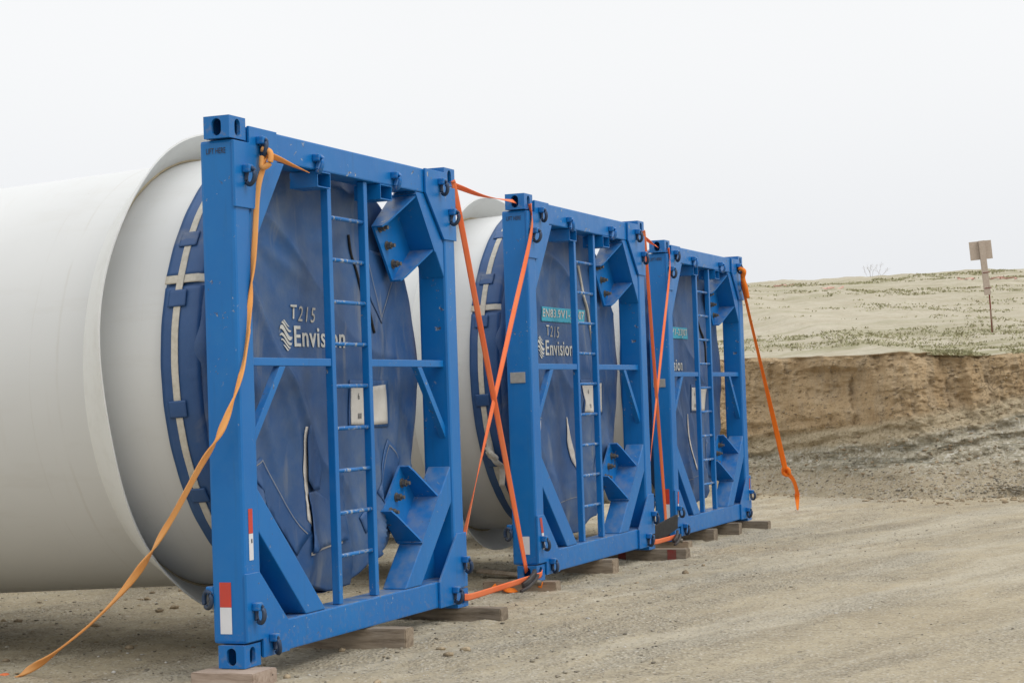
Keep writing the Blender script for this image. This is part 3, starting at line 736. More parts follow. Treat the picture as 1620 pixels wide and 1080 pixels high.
def make_cover_surface(i):
    CR = creases(i); zc0 = float(axis_z(0.25))
    def d_at(u, z):
        u = np.asarray(u, float); z = np.asarray(z, float)
        rr = np.hypot(u-UC, z-zc0)/1.30
        base = 0.236+0.016*rr**2+0.05*np.clip(rr-0.93, 0, 1)**2*10
        d = base*1.0
        for a, b, c, e, amp, wd in CR:
            vx, vz = c-a, e-b; ln2 = vx*vx+vz*vz
            t = ((u-a)*vx+(z-b)*vz)/ln2; tc_ = np.clip(t, 0, 1); ds_ = np.hypot(u-a-tc_*vx, z-b-tc_*vz)
            d = d-amp*np.exp(-(ds_/wd)**2)*np.sin(np.pi*np.clip(tc_*0.9+0.05, 0, 1))*1.0
        # broad tension folds fanning out of the upper corner, and slack fabric lower down
        an = np.arctan2(2.75-z, u-0.05); rad_ = np.hypot(u-0.05, 2.75-z)
        fold = np.abs(np.sin(an*7.0+0.9*fbm(rad_*1.1, an*2.0, 140+i, 3)+i*1.3))
        d = d-0.050*(1-fold)**3*np.clip(rad_-0.25, 0, 1)*(0.45+0.55*sstep(2.6, 0.6, rad_))
        vf = np.abs(np.sin(u*6.1+1.6*fbm(u*0.9, z*0.8, 145+i, 3)+i)); d = d-0.060*(1-vf)**3*sstep(1.35, 0.6, z)
        d = d+0.020*fbm(u*1.3+i*7, z*1.3, 120+i, 4)+0.008*fbm(u*4+z, z*2.0+u*2, 130+i, 3)
        # fabric bagging at the bottom
        d = d-0.045*np.exp(-((z-0.50)/0.22)**2)*np.exp(-((u-UC)/0.9)**2)
        tu = (1.25, 1.25, 0.95)[i]; taut = 1-(0.80 if i == 0 else 0.93)*np.exp(-(((u-tu)/0.62)**2)**2-(((z-1.87)/0.30)**2)**2)
        return np.minimum(base+(d-base)*taut, 0.295)
    return d_at
def build_cover(i, label):
    loc, yaw = PLACES[i]; R = empty('root_cover', loc, yaw); d_at = make_cover_surface(i); zc0 = float(axis_z(0.25))
    n = 300
    def sag(a, s):      # extra radius: bag hanging at the bottom, ripples round the rim
        return 0.055*math.exp(-((a-1.5*math.pi)/0.55)**2)*s + 0.010*math.sin(11*a+i)*s+0.008*math.sin(23*a+2*i)*s+0.003*math.sin(17*a)
    # front
    rings = np.concatenate([[0.001], np.linspace(0.03, 0.97, 92), [0.985, 0.995]])
    V = []; F = []
    for r in rings:
        for k in range(n):
            a = 2*math.pi*k/n; rad = r*(1.30+sag(a, 1.0)*r*r); u = UC+rad*math.cos(a); z = zc0+rad*math.sin(a)
            V.append([u, 0, z])
    VA = np.array(V); VA[:, 1] = d_at(VA[:, 0], VA[:, 2]); V = VA.tolist()
    side = [(0.330, 1.309), (0.37, 1.312), (0.42, 1.311), (0.47, 1.309), (0.51, 1.309), (0.536, 1.311), (0.537, 1.303)]
    for d, rad in side:
        zc = float(axis_z(d)); s = 1-min(max((d-0.3)/0.25, 0), 1)
        for k in range(n):
            a = 2*math.pi*k/n; rr = rad+max(sag(a, s), -0.006)*(0.25+0.75*s)*0.8 + 0.003*s*math.sin(31*a+i*3)
            V.append([UC+rr*math.cos(a), d+0.010*math.sin(5*a+i)*(d > 0.5), zc+rr*math.sin(a)])
    nr = len(rings)+len(side)
    for q in range(nr-1):
        for k in range(n): F.append((q*n+k, q*n+(k+1) % n, (q+1)*n+(k+1) % n, (q+1)*n+k))
    F.append(tuple(range(n)))
    link('cover_sheet', mesh('cover_sheet', V, F, True), 'tarp', R)
    from mathutils.bvhtree import BVHTree
    tree = BVHTree.FromPolygons([Vector(v) for v in V], F)
    def d_mesh(u, z):
        out = []
        for a_, b_ in zip(np.atleast_1d(u), np.atleast_1d(z)):
            hit = tree.ray_cast(Vector((float(a_), -1.0, float(b_))), Vector((0, 1, 0)))[0]
            out.append(hit.y if hit is not None else 0.30)
        return np.array(out)
    # hem band, belt and belt loops round the edge
    def band(name, d0, d1, rad, a0, a1, mat, seg=120, lift=0.0):
        V = []; F = []; m_ = 9
        for k in range(seg+1):
            a = math.radians(a0+(a1-a0)*k/seg)
            for j in range(m_):
                d = d0+(d1-d0)*j/(m_-1); zc = float(axis_z(d)); s = 1-min(max((d-0.3)/0.25, 0), 1)
                r = rad+max(sag(a, s), -0.003)*(0.25+0.75*s)*(0.35 if abs(a-1.5*math.pi) > 1.0 else 1.0)+lift*math.sin(math.pi*j/(m_-1))-0.020*max(0.0, (0.365-d)/0.06)**2 + 0.0012*math.sin(37*a+9*d)
                V.append((UC+r*math.cos(a), d, zc+r*math.sin(a)))
        for k in range(seg):
            for j in range(m_-1): F.append((k*m_+j, k*m_+j+1, (k+1)*m_+j+1, (k+1)*m_+j))
        me = mesh(name, V, F, True); o = link(name, me, mat, R)
        md = o.modifiers.new('thick', 'SOLIDIFY'); md.thickness = 0.005; md.offset = 0
        return o
    band('hem', 0.305, 0.545, 1.326, 20, 158.5, 'tarp_clean', 160)
    band('hem', 0.305, 0.541, 1.322, 161.5, 379, 'tarp_clean', 240)
    band('belt', 0.428, 0.470, 1.3295, 0, 360, 'webbing', 180)
    band('hem_edging', 0.28, 0.548, 1.3245, 157.8, 160.6, 'webbing', 6)
    for a in (149, 164.5, 190.5, 212.5, 128, 106, 84, 62, 40, 18, -4, 254, 276, 298, 320, 338):
        hw = 2.0
        band('belt_loop', 0.395, 0.505, 1.3345, a-hw, a+hw, 'tarp_clean', 8, 0.001)
    if i == 1:
        # loose end of the belt knotted below the near side
        p0 = [(UC+1.335*math.cos(math.radians(a)), 0.45, float(axis_z(.45))+1.335*math.sin(math.radians(a))) for a in (204, 208, 212)]
        link('belt_tail', ribbon('belt_tail', catmull([Vector(p0[0]), Vector(p0[1])+Vector((-.035, -.01, -.01)), Vector(p0[1])+Vector((-.02, -.05, -.09)), Vector(p0[2])+Vector((0.02, -.06, -.06)), Vector(p0[2])+Vector((0.03, -.05, -.20))], 8), 0.045, lambda s: 0.5+1.6*s), 'webbing', R)
        link('belt_knot', tube('belt_knot', catmull([Vector(p0[1])+Vector(v) for v in ((-.03, .02, .02), (-.05, -.03, -.03), (-.02, -.05, -.06), (0, 0, -.05), (-.04, .01, -.01))], 6), 0.020, 8), 'webbing', R)
    # draped flat pieces on the front
    def drape_poly(name, poly, mat, off=0.006, res=0.03, puff=0.0, puffdir=None):
        bm = bmesh.new(); f = bm.faces.new([bm.verts.new((u, 0, z)) for u, z in poly])
        bmesh.ops.triangulate(bm, faces=[f])
        for _ in range(5):
            es = [e for e in bm.edges if e.calc_length() > res*1.6]
            if not es: break
            bmesh.ops.subdivide_edges(bm, edges=es, cuts=1); bmesh.ops.triangulate(bm, faces=bm.faces)
        co = np.array([v.co[:] for v in bm.verts]); dd = d_mesh(co[:, 0], co[:, 2])
        for v, d in zip(bm.verts, dd):
            e_ = puff(v.co.x, v.co.z) if puff else 0.0
            v.co.y = d-off-e_
        me = from_bm(name, bm, True); o = link(name, me, mat, R)
        md = o.modifiers.new('thick', 'SOLIDIFY'); md.thickness = 0.004; md.offset = 0.0
        return o
    def drape_text(name, me, u, z, mat, off=0.006, shear=0.0):
        for v in me.vertices: v.co = (v.co.x+u, v.co.y, v.co.z+z+shear*v.co.x)
        bm = bmesh.new(); bm.from_mesh(me); bmesh.ops.triangulate(bm, faces=bm.faces)
        for _ in range(6):
            es = [e for e in bm.edges if e.calc_length() > 0.022]
            if es: bmesh.ops.subdivide_edges(bm, edges=es, cuts=1); bmesh.ops.triangulate(bm, faces=bm.faces)
        co = np.array([v.co[:] for v in bm.verts]); dd = d_mesh(co[:, 0], co[:, 2])
        for v, d in zip(bm.verts, dd): v.co.y += d-off
        bm.to_mesh(me); bm.free(); return link(name, me, mat, R)
    def stitch(pts):
        V = []; F = []
        for a, b in zip(pts[:-1], pts[1:]):
            m_ = max(2, int(math.hypot(b[0]-a[0], b[1]-a[1])/0.03)); nx, nz = -(b[1]-a[1]), b[0]-a[0]; l = math.hypot(nx, nz); nx, nz = nx/l*0.0022, nz/l*0.0022
            for k in range(m_+1):
                u, z = a[0]+(b[0]-a[0])*k/m_, a[1]+(b[1]-a[1])*k/m_; V += [(u+nx, 0, z+nz), (u-nx, 0, z-nz)]
                if k: q = len(V); F.append((q-4, q-2, q-1, q-3))
        A = np.array(V); A[:, 1] = d_mesh(A[:, 0], A[:, 2])-0.013
        link('stitching', mesh('stitching', A.tolist(), F), 'stitch', R)
    # where the printing sits differs from cover to cover
    du = (0.0, -0.105, -0.44)[i]; dz = (0.0, 0.0, -0.055)[i]
    drape_text('stencil_letter', text_mesh('T', 0.075, 0.082, 0.035, 0.1), 1.025+du+(0.06 if i == 1 else 0), 1.862+dz, 'print')
    drape_text('painted_number', text_mesh('215', 0.215, 0.090, 0.004, 0.25, 1.25), 1.105+du+(0.06 if i == 1 else 0), 1.850+dz, 'hand_paint', shear=-0.03)
    drape_text('brand_lettering', text_mesh('Envision', 0.630, 0.122, 0.026, 0.0, 1.10), 1.055+du, 1.700+dz, 'print')
    # swirl emblem: stacked crescents forming a disc
    bm = bmesh.new(); cx, cz, er = 0.958+du, 1.765+dz, 0.092
    for lo_, hi_, x0, x1 in ((0.74, 0.88, -0.75, 0.55), (0.46, 0.66, -0.95, 0.80), (-0.02, 0.34, -1.0, 0.95), (-0.36, -0.12, -0.95, 1.0), (-0.62, -0.46, -0.8, 0.95), (-0.90, -0.74, -0.45, 0.7)):
        prev = None
        for k in range(15):
            x = x0+(x1-x0)*k/14; wv = 0.30*math.sin(2.6*x)+0.10*x; cap = math.sqrt(max(1-x*x, 0)); tp = math.sin(math.pi*min(max(k/14, 0.02), 0.98))**0.5
            mid = (lo_+hi_)/2-wv*(1-abs(lo_)*0.35); hw = (hi_-lo_)/2*tp
            a_, b_2 = [max(-cap, min(cap, q)) for q in (mid-hw, mid+hw)]
            cur = (bm.verts.new((cx+x*er*0.85, 0, cz+a_*er)), bm.verts.new((cx+x*er*0.85, 0, cz+b_2*er)))
            if prev: bm.faces.new((prev[0], cur[0], cur[1], prev[1]))
            prev = cur
    bmesh.ops.remove_doubles(bm, verts=bm.verts, dist=1e-5)
    me = bpy.data.meshes.new('swirl_emblem'); bm.to_mesh(me); bm.free(); drape_text('swirl_emblem', me, 0, 0, 'print')
    if i > 0:
        lu = 0.872 if i == 1 else 0.435; wd = 1.02
        drape_poly('blade_number_label', [(lu, 1.972), (lu+wd, 1.972), (lu+wd, 2.088), (lu, 2.088)], 'teal', 0.006, 0.016)
        drape_text('blade_number', text_mesh('EN83.9V1-23J07', wd-0.03, 0.088, 0.022, 0.12, 1.12), lu+0.012, 1.986, 'print', 0.012)
    # document pockets
    pu = (1.735, 1.77, 1.52)[i]
    drape_poly('document_pocket', [(pu-0.03, 1.215), (pu+0.52, 1.205), (pu+0.53, 1.50), (pu+0.0, 1.505)], 'tarp_clean', 0.006)
    drape_poly('document', [(pu-0.005, 1.232), (pu+0.175, 1.228), (pu+0.180, 1.470), (pu+0.002, 1.472)], 'paper', 0.012, 0.02)
    drape_poly('document', [(pu+0.195, 1.222), (pu+0.50, 1.226), (pu+0.485, 1.474), (pu+0.20, 1.458)], 'paper', 0.011)
    drape_text('document_print', text_mesh('6', 0.022, 0.04, 0), pu+0.085, 1.385, 'ink', 0.017)
    drape_text('document_print', text_mesh('IIII', 0.045, 0.035, 0), pu+0.085, 1.265, 'ink', 0.017)
    # slit with pale liner, and its loose flap
    if i == 0:
        drape_poly('slit_liner', [(1.128, 1.235), (1.115, 1.12), (1.072, 0.90), (1.060, 0.70), (1.085, 0.66), (1.150, 0.80), (1.160, 1.05), (1.145, 1.235)], 'liner', 0.006)
        edge = lambda u, z: 0.030*math.exp(-((u-1.13+0.16*(1.2-z)*0.3)/0.07)**2)
        drape_poly('flap', [(1.137, 1.245), (1.150, 1.240), (1.260, 1.08), (1.335, 0.96), (1.320, 0.86), (1.205, 0.86), (1.130, 0.92), (1.125, 1.05)], 'tarp_clean', 0.012, 0.03, lambda u, z: 0.016*math.exp(-((u-1.14)/0.09)**2))
        drape_poly('flap', [(1.085, 0.78), (1.13, 0.85), (1.25, 0.86), (1.40, 0.80), (1.52, 0.56), (1.52, 0.545), (1.05, 0.505)], 'tarp', 0.012, 0.03, lambda u, z: 0.014*math.exp(-((u-1.08)/0.09)**2)+0.010*math.exp(-((z-0.53)/0.05)**2))
        drape_poly('slit_liner', [(1.06, 0.492), (1.50, 0.528), (1.50, 0.545), (1.06, 0.51)], 'liner', 0.008)
        drape_poly('patch', [(0.52, 1.02), (0.66, 1.08), (1.07, 0.62), (0.98, 0.50)], 'tarp_clean', 0.005)
        drape_poly('patch', [(2.03, 0.80), (2.25, 1.13), (2.43, 1.00), (2.17, 0.55)], 'tarp_clean', 0.005)
        drape_poly('patch', [(1.78, 0.66), (1.88, 0.72), (1.96, 0.62), (1.84, 0.56)], 'tarp_clean', 0.005)
        drape_poly('patch', [(1.98, 2.33), (2.05, 2.0), (2.18, 1.86), (2.40, 2.14), (2.36, 2.30)], 'tarp_clean', 0.005)
        stitch([(0.57, 1.02), (0.665, 1.06), (1.045, 0.62)]); stitch([(2.08, 0.82), (2.26, 1.09), (2.38, 1.0)]); stitch([(2.02, 2.28), (2.18, 1.90), (2.36, 2.13)])
        stitch([(1.09, 0.56), (1.50, 0.60)]); stitch([(1.18, 1.2), (1.19, 0.9)]); stitch([(1.12, 0.80), (1.085, 0.56)])
        dk = [(1.79, 2.40), (1.82, 2.28), (1.88, 2.18), (1.93, 2.05), (1.99, 1.98), (2.07, 1.80)]
        for a, b in zip(dk[:-1], dk[1:]): pass
        link('torn_seam', tube('torn_seam', catmull([(u, float(d_mesh(u, z)[0])-0.006, z) for u, z in dk], 6), 0.009, 6), 'mattblack', R)
    else:
        z0 = 1.20
        drape_poly('slit_liner', [(1.36, z0), (1.37, z0), (1.41, 0.95), (1.50, 0.62), (1.475, 0.62), (1.385, 0.85), (1.35, 1.0)], 'liner', 0.008)
        drape_poly('slit_liner', [(0.66, 1.19), (0.68, 1.19), (0.70, 0.95), (0.78, 0.70), (0.755, 0.70), (0.665, 0.92)], 'liner', 0.008)
        drape_poly('patch', [(1.90, 0.55), (2.05, 0.92), (2.22, 0.82), (2.10, 0.50)], 'tarp_clean', 0.005)
        stitch([(1.0, 0.52), (1.52, 0.56)]); stitch([(0.64, 1.205), (0.80, 1.205)]); stitch([(1.92, 0.58), (2.06, 0.89)])
        dk = [(1.80, 2.46), (1.84, 2.30), (1.83, 2.20), (1.93, 2.10), (2.02, 1.95), (2.10, 1.72)]
        link('torn_seam', tube('torn_seam', catmull([(u, float(d_mesh(u, z)[0])-0.006, z) for u, z in dk], 6), 0.012, 6), 'webbing' if i == 1 else 'mattblack', R)
    return tag(R, label, 'tarpaulin cover', 'blue covers on blade roots')
build_cover(0, 'dark blue tarpaulin cover with white lettering behind the nearest ladder')
build_cover(1, 'blue tarpaulin cover with teal number label reading from EN83.9, behind middle frame')
build_cover(2, 'blue tarpaulin cover on farthest blade root, lettering partly hidden by frame post')

# ------------------------------------------------------------------ timber blocks
def timber(i, u0, u1, d0, d1, z0, z1, mat, label, rot=0.0, tilt=0.0, red=False, seed=0):
    rnd = random.Random(seed); c = fw(i, (u0+u1)/2, (d0+d1)/2, 0); c.z = z0
    yaw = PLACES[i][1]+rot; hx, hy, h = (u1-u0)/2, (d1-d0)/2, z1-z0
    bm = box_bm(-hx, hx, -hy, hy, 0, h, 0.0)
    bmesh.ops.subdivide_edges(bm, edges=[e for e in bm.edges if e.calc_length() > 0.3], cuts=5)
    for v in bm.verts: v.co += Vector((rnd.uniform(-1, 1), rnd.uniform(-1, 1), rnd.uniform(-0.7, 0.2)))*0.005
    bmesh.ops.bevel(bm, geom=[e for e in bm.edges if len(e.link_faces) == 2 and e.calc_face_angle(0) > 0.8], offset=0.006, segments=2, affect='EDGES')
    o = link('timber_block', from_bm('timber_block', bm), mat, None, c); o.rotation_euler = (tilt, 0, yaw)
    if red:
        for y0, y1 in red:
            q = mesh('red_paint_mark', [(-hx-0.006, y0, 0.005), (-hx-0.006, y1, 0.005), (-hx-0.006, y1, h-0.003), (-hx-0.006, y0, h-0.003)], [(0, 1, 2, 3)])
            link('red_paint_mark', q, 'redpaint', o)
    return tag(o, label, 'timber block', 'timber blocks under the frames')
b1, b2, b3 = PLACES[0][0][2], PLACES[1][0][2], PLACES[2][0][2]
timber(0, -0.14, 0.115, -0.13, 0.24, -0.04, b1-0.002, 'wood_pink', 'pinkish timber block under the near corner of the nearest frame', 0.02, seed=1)
timber(0, 1.42, 1.54, -0.24, 0.55, -0.02, b1+0.032, 'wood', 'timber block under the middle of the nearest frame', 0.03, seed=2)
timber(0, 2.76, 2.895, -0.29, 0.60, -0.02, b1-0.002, 'wood_dark', 'dark timber block under the far corner of the nearest frame', 0.02, seed=3)
timber(1, 0.03, 0.150, -0.13, 0.45, 0.0, b2-0.002, 'wood', 'timber block under the near corner of the middle frame', 0.05, seed=4)
timber(1, 1.43, 1.60, -0.10, 0.55, 0.0, b2+0.032, 'wood', 'timber block under the middle of the middle frame', 0.03, seed=5)
timber(1, 2.80, 2.97, -0.30, 0.75, -0.02, b2-0.002, 'wood_dark', 'long timber with red paint marks under far corner of middle frame', 0.04, red=[(-0.44, -0.36), (0.02, 0.09)], seed=6)
timber(1, 3.00, 3.10, -0.06, 0.22, 0.045, 0.13, 'wood', 'small tilted timber wedge lying behind the red-marked timber', 0.5, tilt=0.22, seed=7)
timber(2, 0.02, 0.16, -0.12, 0.40, -0.03, b3-0.002, 'wood', 'timber block under the near corner of the farthest frame', 0.03, seed=8)
timber(2, 1.08, 1.24, -0.07, 0.40, -0.02, b3+0.032, 'wood_dark', 'dark timber under the farthest frame, second of its four blocks', 0.02, seed=9)
timber(2, 1.92, 2.06, -0.11, 0.40, -0.02, b3+0.032, 'wood_dark', 'timber under the farthest frame, third of its four blocks', 0.02, seed=10)
timber(2, 2.60, 2.76, -0.25, 0.40, -0.02, b3+0.0, 'wood_dark', 'grey timber sticking out under the far corner of the farthest frame', 0.02, seed=11)
# ------------------------------------------------------------------ lashing straps
def strap(name, pts, width, twist, mat, label, sub=12, side=None, curl=0.0, group='orange lashing straps', cat='strap'):
    o = link(name, ribbon(name, catmull(pts, sub), width, twist, 0.004, side, curl), mat)
    return tag(o, label, cat, group)
def lerp(a, b, t): return a+(b-a)*t
# faded strap tied to the nearest frame, wrapped past its post and pegged to the left
ring1 = fw(0, 0.285, -0.055, 2.69)
P1 = [ring1, ray(408, 300, fw(0, .26, -.05, 2.4).y), ray(403, 380, fw(0, .22, -.04, 2.2).y), ray(396, 470, fw(0, .17, -.04, 1.9).y), ray(388, 550, fw(0, .11, -.035, 1.6).y),
      ray(378, 605, fw(0, .03, -.02, 1.4).y-0.01), ray(350, 680, 9.78), ray(315, 740, 9.83), ray(270, 822, 9.92), ray(215, 908, 10.05), ray(150, 980, 10.22), ray(75, 1040, 10.45), ray(20, 1074, 10.66)]
cat1 = catmull(P1, 14)
s1 = link('lashing_strap', ribbon('lashing_strap', cat1, lambda s: 0.030+0.012*math.sin(15*s)**4*(s > 0.30), lambda s: 1.2+16*s+0.8*math.sin(26*s)+6*max(0, s-0.45), 0.010, None, 0.05), 'fadedstrap')
tag(s1, 'faded orange twisted strap running from nearest frame down to lower left', 'strap', 'orange lashing straps')
link('loose_end', ribbon('loose_end', catmull([ring1+Vector((0, -.01, .02)), ring1+Vector((.06, .02, .0)), ring1+Vector((.14, .10, -.035)), ring1+Vector((.20, .22, -.055))], 8), lambda s: 0.045*(1-0.5*s), lambda s: 0.6+1.2*s), 'fadedstrap', s1)
link('knot', tube('knot', catmull([ring1+Vector(v) for v in ((-.02, -.01, .05), (.025, -.02, .03), (.02, -.025, -.03), (-.02, -.02, -.05), (-.02, -.01, .01))], 6), 0.016, 8), 'fadedstrap', s1)
e1 = P1[-1]
link('end_loop', ribbon('end_loop', catmull([e1, e1+Vector((-.04, .0, .03)), e1+Vector((-.09, .02, .02)), e1+Vector((-.10, .02, -.02)), e1+Vector((-.05, .01, -.025)), e1+Vector((-.30, .10, -.03))], 8), 0.045, lambda s: 1.3), 'strap', s1)

def gap_straps(a, b, where, tight):
    g = 'orange lashing straps'
    # top line
    A = fw(a, W+0.004, 0.075, H-0.075); B = fw(b, -0.004, 0.075, H-0.060)
    mid = lerp(A, B, 0.5)-Vector((0, 0, 0.035*(1-tight)))
    strap('lashing_strap', [A, lerp(A, B, 0.2)-Vector((0, 0, .01)), mid, lerp(A, B, 0.8)-Vector((0, 0, .012)), B], 0.042, lambda s: 0.5+1.9*s, 'strap', 'short orange strap joining the top corners of %s' % where)
    # from far top of a to near bottom of b
    A = fw(a, W-0.055, -0.010, H-0.085); A2 = fw(a, W+0.02, 0.0, H-0.19); B = fw(b, -0.008, 0.078, 0.075)
    strap('lashing_strap', [A, A2, lerp(A2, B, 0.35), lerp(A2, B, 0.7), B], 0.040 if a == 0 else 0.030, lambda s: 1.35+0.9*math.sin(3.0*s), 'strap', 'orange strap sloping down from upper left to lower right between %s' % where)
    # from near top of b to far bottom of a
    A = fw(b, 0.085, -0.012, H-0.075); A2 = fw(b, 0.045, -0.030, H-0.30); C = fw(b, -0.01, -0.02, 1.9); B = fw(a, W+0.01, 0.120, 0.10)
    strap('lashing_strap', [A, A2, lerp(A2, B, 0.28), lerp(A2, B, 0.6), lerp(A2, B, 0.85), B], 0.040 if a == 0 else 0.030, lambda s: 0.9+1.5*math.sin(4*s), 'strap', 'orange strap sloping down from upper right to lower left between %s' % where)
    # bottom line with ratchet
    A = fw(a, W-0.070, -0.006, 0.062); B = fw(b, 0.085, -0.010, 0.062)
    A1 = fw(a, W+0.03, -0.020, 0.058); B1 = fw(b, -0.02, -0.030, 0.052)
    o = strap('lashing_strap', [A, A1, lerp(A1, B1, 0.4), lerp(A1, B1, 0.75), B1, B], 0.046, lambda s: 0.05+0.25*math.sin(3*s), 'strap', 'orange strap with ratchet joining the bottom corners of %s' % where)
    R = lerp(A1, B1, 0.80); ax = (B1-A1).normalized(); sd = Vector((ax.y, -ax.x, 0)).normalized(); up = Vector((0, 0, 1))
    def rat(name, pts, w_, th, mat):
        V = [];
        me = ribbon(name, [R+ax*p[0]+up*p[1]+sd*p[2] for p in pts], w_, lambda s: 0.0, th, up); return link(name, me, mat, o)
    rat('ratchet_body', [(-0.17, -0.030, .020), (-0.06, -0.010, .030), (0.05, 0.020, .030), (0.13, 0.045, .02)], 0.036, 0.024, 'darkmetal')
    rat('ratchet_handle', [(-0.30, -0.060, .045), (-0.14, -0.045, .05), (0.02, -0.012, .052), (0.10, 0.02, .05)], 0.018, 0.022, 'darkmetal')
    link('ratchet_spool', tube('ratchet_spool', [R+ax*0.10+sd*(-.03)+up*(-.02), R+ax*0.11+sd*.07+up*(-.04)], 0.022, 10), 'steel', o)
    return o
gap_straps(0, 1, 'the nearest and middle frames', 0.3)
gap_straps(1, 2, 'the middle and farthest frames', 0.8)
# loose tail on the ground beside the middle frame
def on_soil(px, py, lift=0.030):
    p = ray(px, py, 12.0); k = (0.05-1.5)/(p.z-1.5); p = CAM+(p-CAM)*k; p.z = float(ground_h(p.x, p.y))+lift; return p
tp = [fw(1, -0.03, -0.05, -0.02), on_soil(829, 931, 0.06), on_soil(818, 938, 0.028), on_soil(804, 940, 0.028), on_soil(795, 938, 0.05), on_soil(788, 938, 0.05), on_soil(781, 941, 0.03)]
strap('strap_tail', tp, 0.046, lambda s: 0.25+0.45*math.sin(6*s), 'strap2', 'loose bright orange strap end lying on soil by the middle frame', 10)
bm = box_bm(-0.24, 0.24, -0.035, 0.035, 0, 0.016, 0.003)
o = link('thin_board', from_bm('thin_board', bm), 'wood', None, on_soil(801, 919, 0.03)); o.rotation_euler = (0.25, 0.10, -0.35)
tag(o, 'thin broken board lying on the soil beside the middle frame near corner', 'board')
# near-black sheet put in for the dark gap between middle and farthest frame
bm = prism_bm([(3.03, 0.045), (3.28, 0.02), (3.90, 0.10), (3.92, 0.23), (3.06, 0.165)], 0.090, 0.115, 0.006)
o = link('dark_gap_sheet', from_bm('dark_gap_sheet', bm), 'mattblack', None, PLACES[1][0]); o.rotation_euler = (0, 0, PLACES[1][1])
tag(o, 'black sheet added as the dark gap between middle and farthest frames', 'dark sheet')
# strap hanging from the far corner of the farthest frame to the ground
r3 = fw(2, 2.63, -0.055, 2.70); g3 = Vector((3.46, 23.3, 0.0)); g3.z = float(ground_h(g3.x, g3.y))+0.012
k3 = ray(1243, 745, 22.6)
P9 = [r3, ray(1178, 466, r3.y+0.15), lerp(ray(1178, 466, r3.y+0.15), k3, 0.33), lerp(ray(1178, 466, r3.y+0.15), k3, 0.66), k3]
s9 = link('lashing_strap', ribbon('lashing_strap', catmull(P9, 14), lambda s: 0.022+0.045*s, lambda s: 1.1+1.0*math.sin(3.4*s)*1.0, 0.004), 'strap2')
tag(s9, 'bright orange strap slanting from farthest frame to the ground before the bank', 'strap', 'orange lashing straps')
link('loose_end', ribbon('loose_end', catmull([k3, lerp(k3, g3, 0.3)+Vector((.05, 0, .03)), lerp(k3, g3, 0.55)+Vector((.06, 0, .0)), g3+Vector((.0, 0, .18)), g3], 10), 0.062, lambda s: 0.9+1.1*math.sin(4*s)), 'strap2', s9)
link('knot', tube('knot', catmull([k3+Vector(v) for v in ((-.03, 0, .05), (.03, -.02, .02), (.035, 0, -.04), (-.02, .01, -.03), (-.03, 0, .04))], 6), 0.024, 8), 'strap2', s9)
link('wrap', tube('wrap', catmull([r3+Vector(v) for v in ((-.02, 0, .06), (.03, -.02, .02), (.02, .02, -.05), (.05, .05, -.16), (.07, .10, -.26))], 6), 0.026, 8), 'strap2', s9)

# ------------------------------------------------------------------ sign on the hillside (seen from the back)
sx_, sy_ = 7.93, 31.0; sz_ = hill_at(sx_, sy_)
sg = empty('survey_sign', (sx_, sy_, sz_)); K = sy_/2973.8
sg.scale = (1.0, 1.0, 1.07)
tag(sg, 'wooden sign board seen from behind, wired to a rusty red stake on the hillside', 'sign')
link('stake', tube('stake', [(0.0, 0, -0.2), (-0.018, 0, 0.35), (-0.045, 0, 0.98)], 0.013, 8), 'rust', sg)
link('stake_foot', tube('stake_foot', [(0.004, 0, -0.02), (-0.014, 0, 0.36)], 0.015, 8), 'wood', sg)
b_ = box_bm(-0.050, 0.050, -0.022, 0.022, 0.0, 0.84, 0.004); pk = link('plank', from_bm('plank', b_), 'board', sg, (-0.065, -0.04, 0.58)); pk.rotation_euler = (0, -0.085, 0)
b_ = box_bm(-0.185, 0.185, -0.008, 0.008, 0, 0.285, 0.002); bd = link('board', from_bm('board', b_), 'board', sg, (-0.13, -0.002, 1.13)); bd.rotation_euler = (0, -0.075, 0.05)
for z, x in ((0.68, -0.05), (0.92, -0.07)):
    link('wire', tube('wire', [(x-0.065, -0.065, z), (x+0.045, -0.068, z+0.01), (x+0.06, 0.016, z+0.01), (x-0.07, 0.0, z)], 0.006, 6, closed=True), 'rust', sg)

# ------------------------------------------------------------------ bare shrub on the skyline
def crest_point(px):
    best = None
    for yy in np.arange(30, 75, 0.25):
        x = (px-810)/2973.8*yy*1.0
        x = ray(px, 430, yy).x; z = hill_at(x, yy); e = (z-1.5)/yy
        if best is None or e > best[0]: best = (e, x, yy, z)
    return best
e_, cx_, cy_, cz_ = crest_point(1380)
sh = empty('bare_shrub', (cx_, cy_-0.3, cz_-0.05)); rnd = random.Random(3)
tag(sh, 'small leafless shrub on the skyline of the hill', 'shrub')
V = []; segs = []
def twig(p, dr, ln, r, lv):
    q = p+dr*ln; segs.append((p, q, r, r*0.6))
    if lv == 0: return
    for _ in range(rnd.choice((2, 3))):
        d2 = (dr+Vector((rnd.uniform(-.7, .7), rnd.uniform(-.5, .5), rnd.uniform(-.1, .5)))).normalized(); twig(lerp(p, q, rnd.uniform(.5, 1)), d2, ln*rnd.uniform(.5, .8), r*0.6, lv-1)
def merge_tubes(name, segs, seg=5):
    V = []; F = []
    for p, q, r0, r1 in segs:
        tg = (q-p).normalized(); x = tg.cross(Vector((.3, .9, .2))).normalized(); y = tg.cross(x); b = len(V)
        for pp, r in ((p, r0), (q, r1)):
            for k in range(seg): a = 2*math.pi*k/seg; V.append(pp+x*math.cos(a)*r+y*math.sin(a)*r)
        for k in range(seg): F.append((b+k, b+(k+1) % seg, b+seg+(k+1) % seg, b+seg+k))
    return mesh(name, V, F)
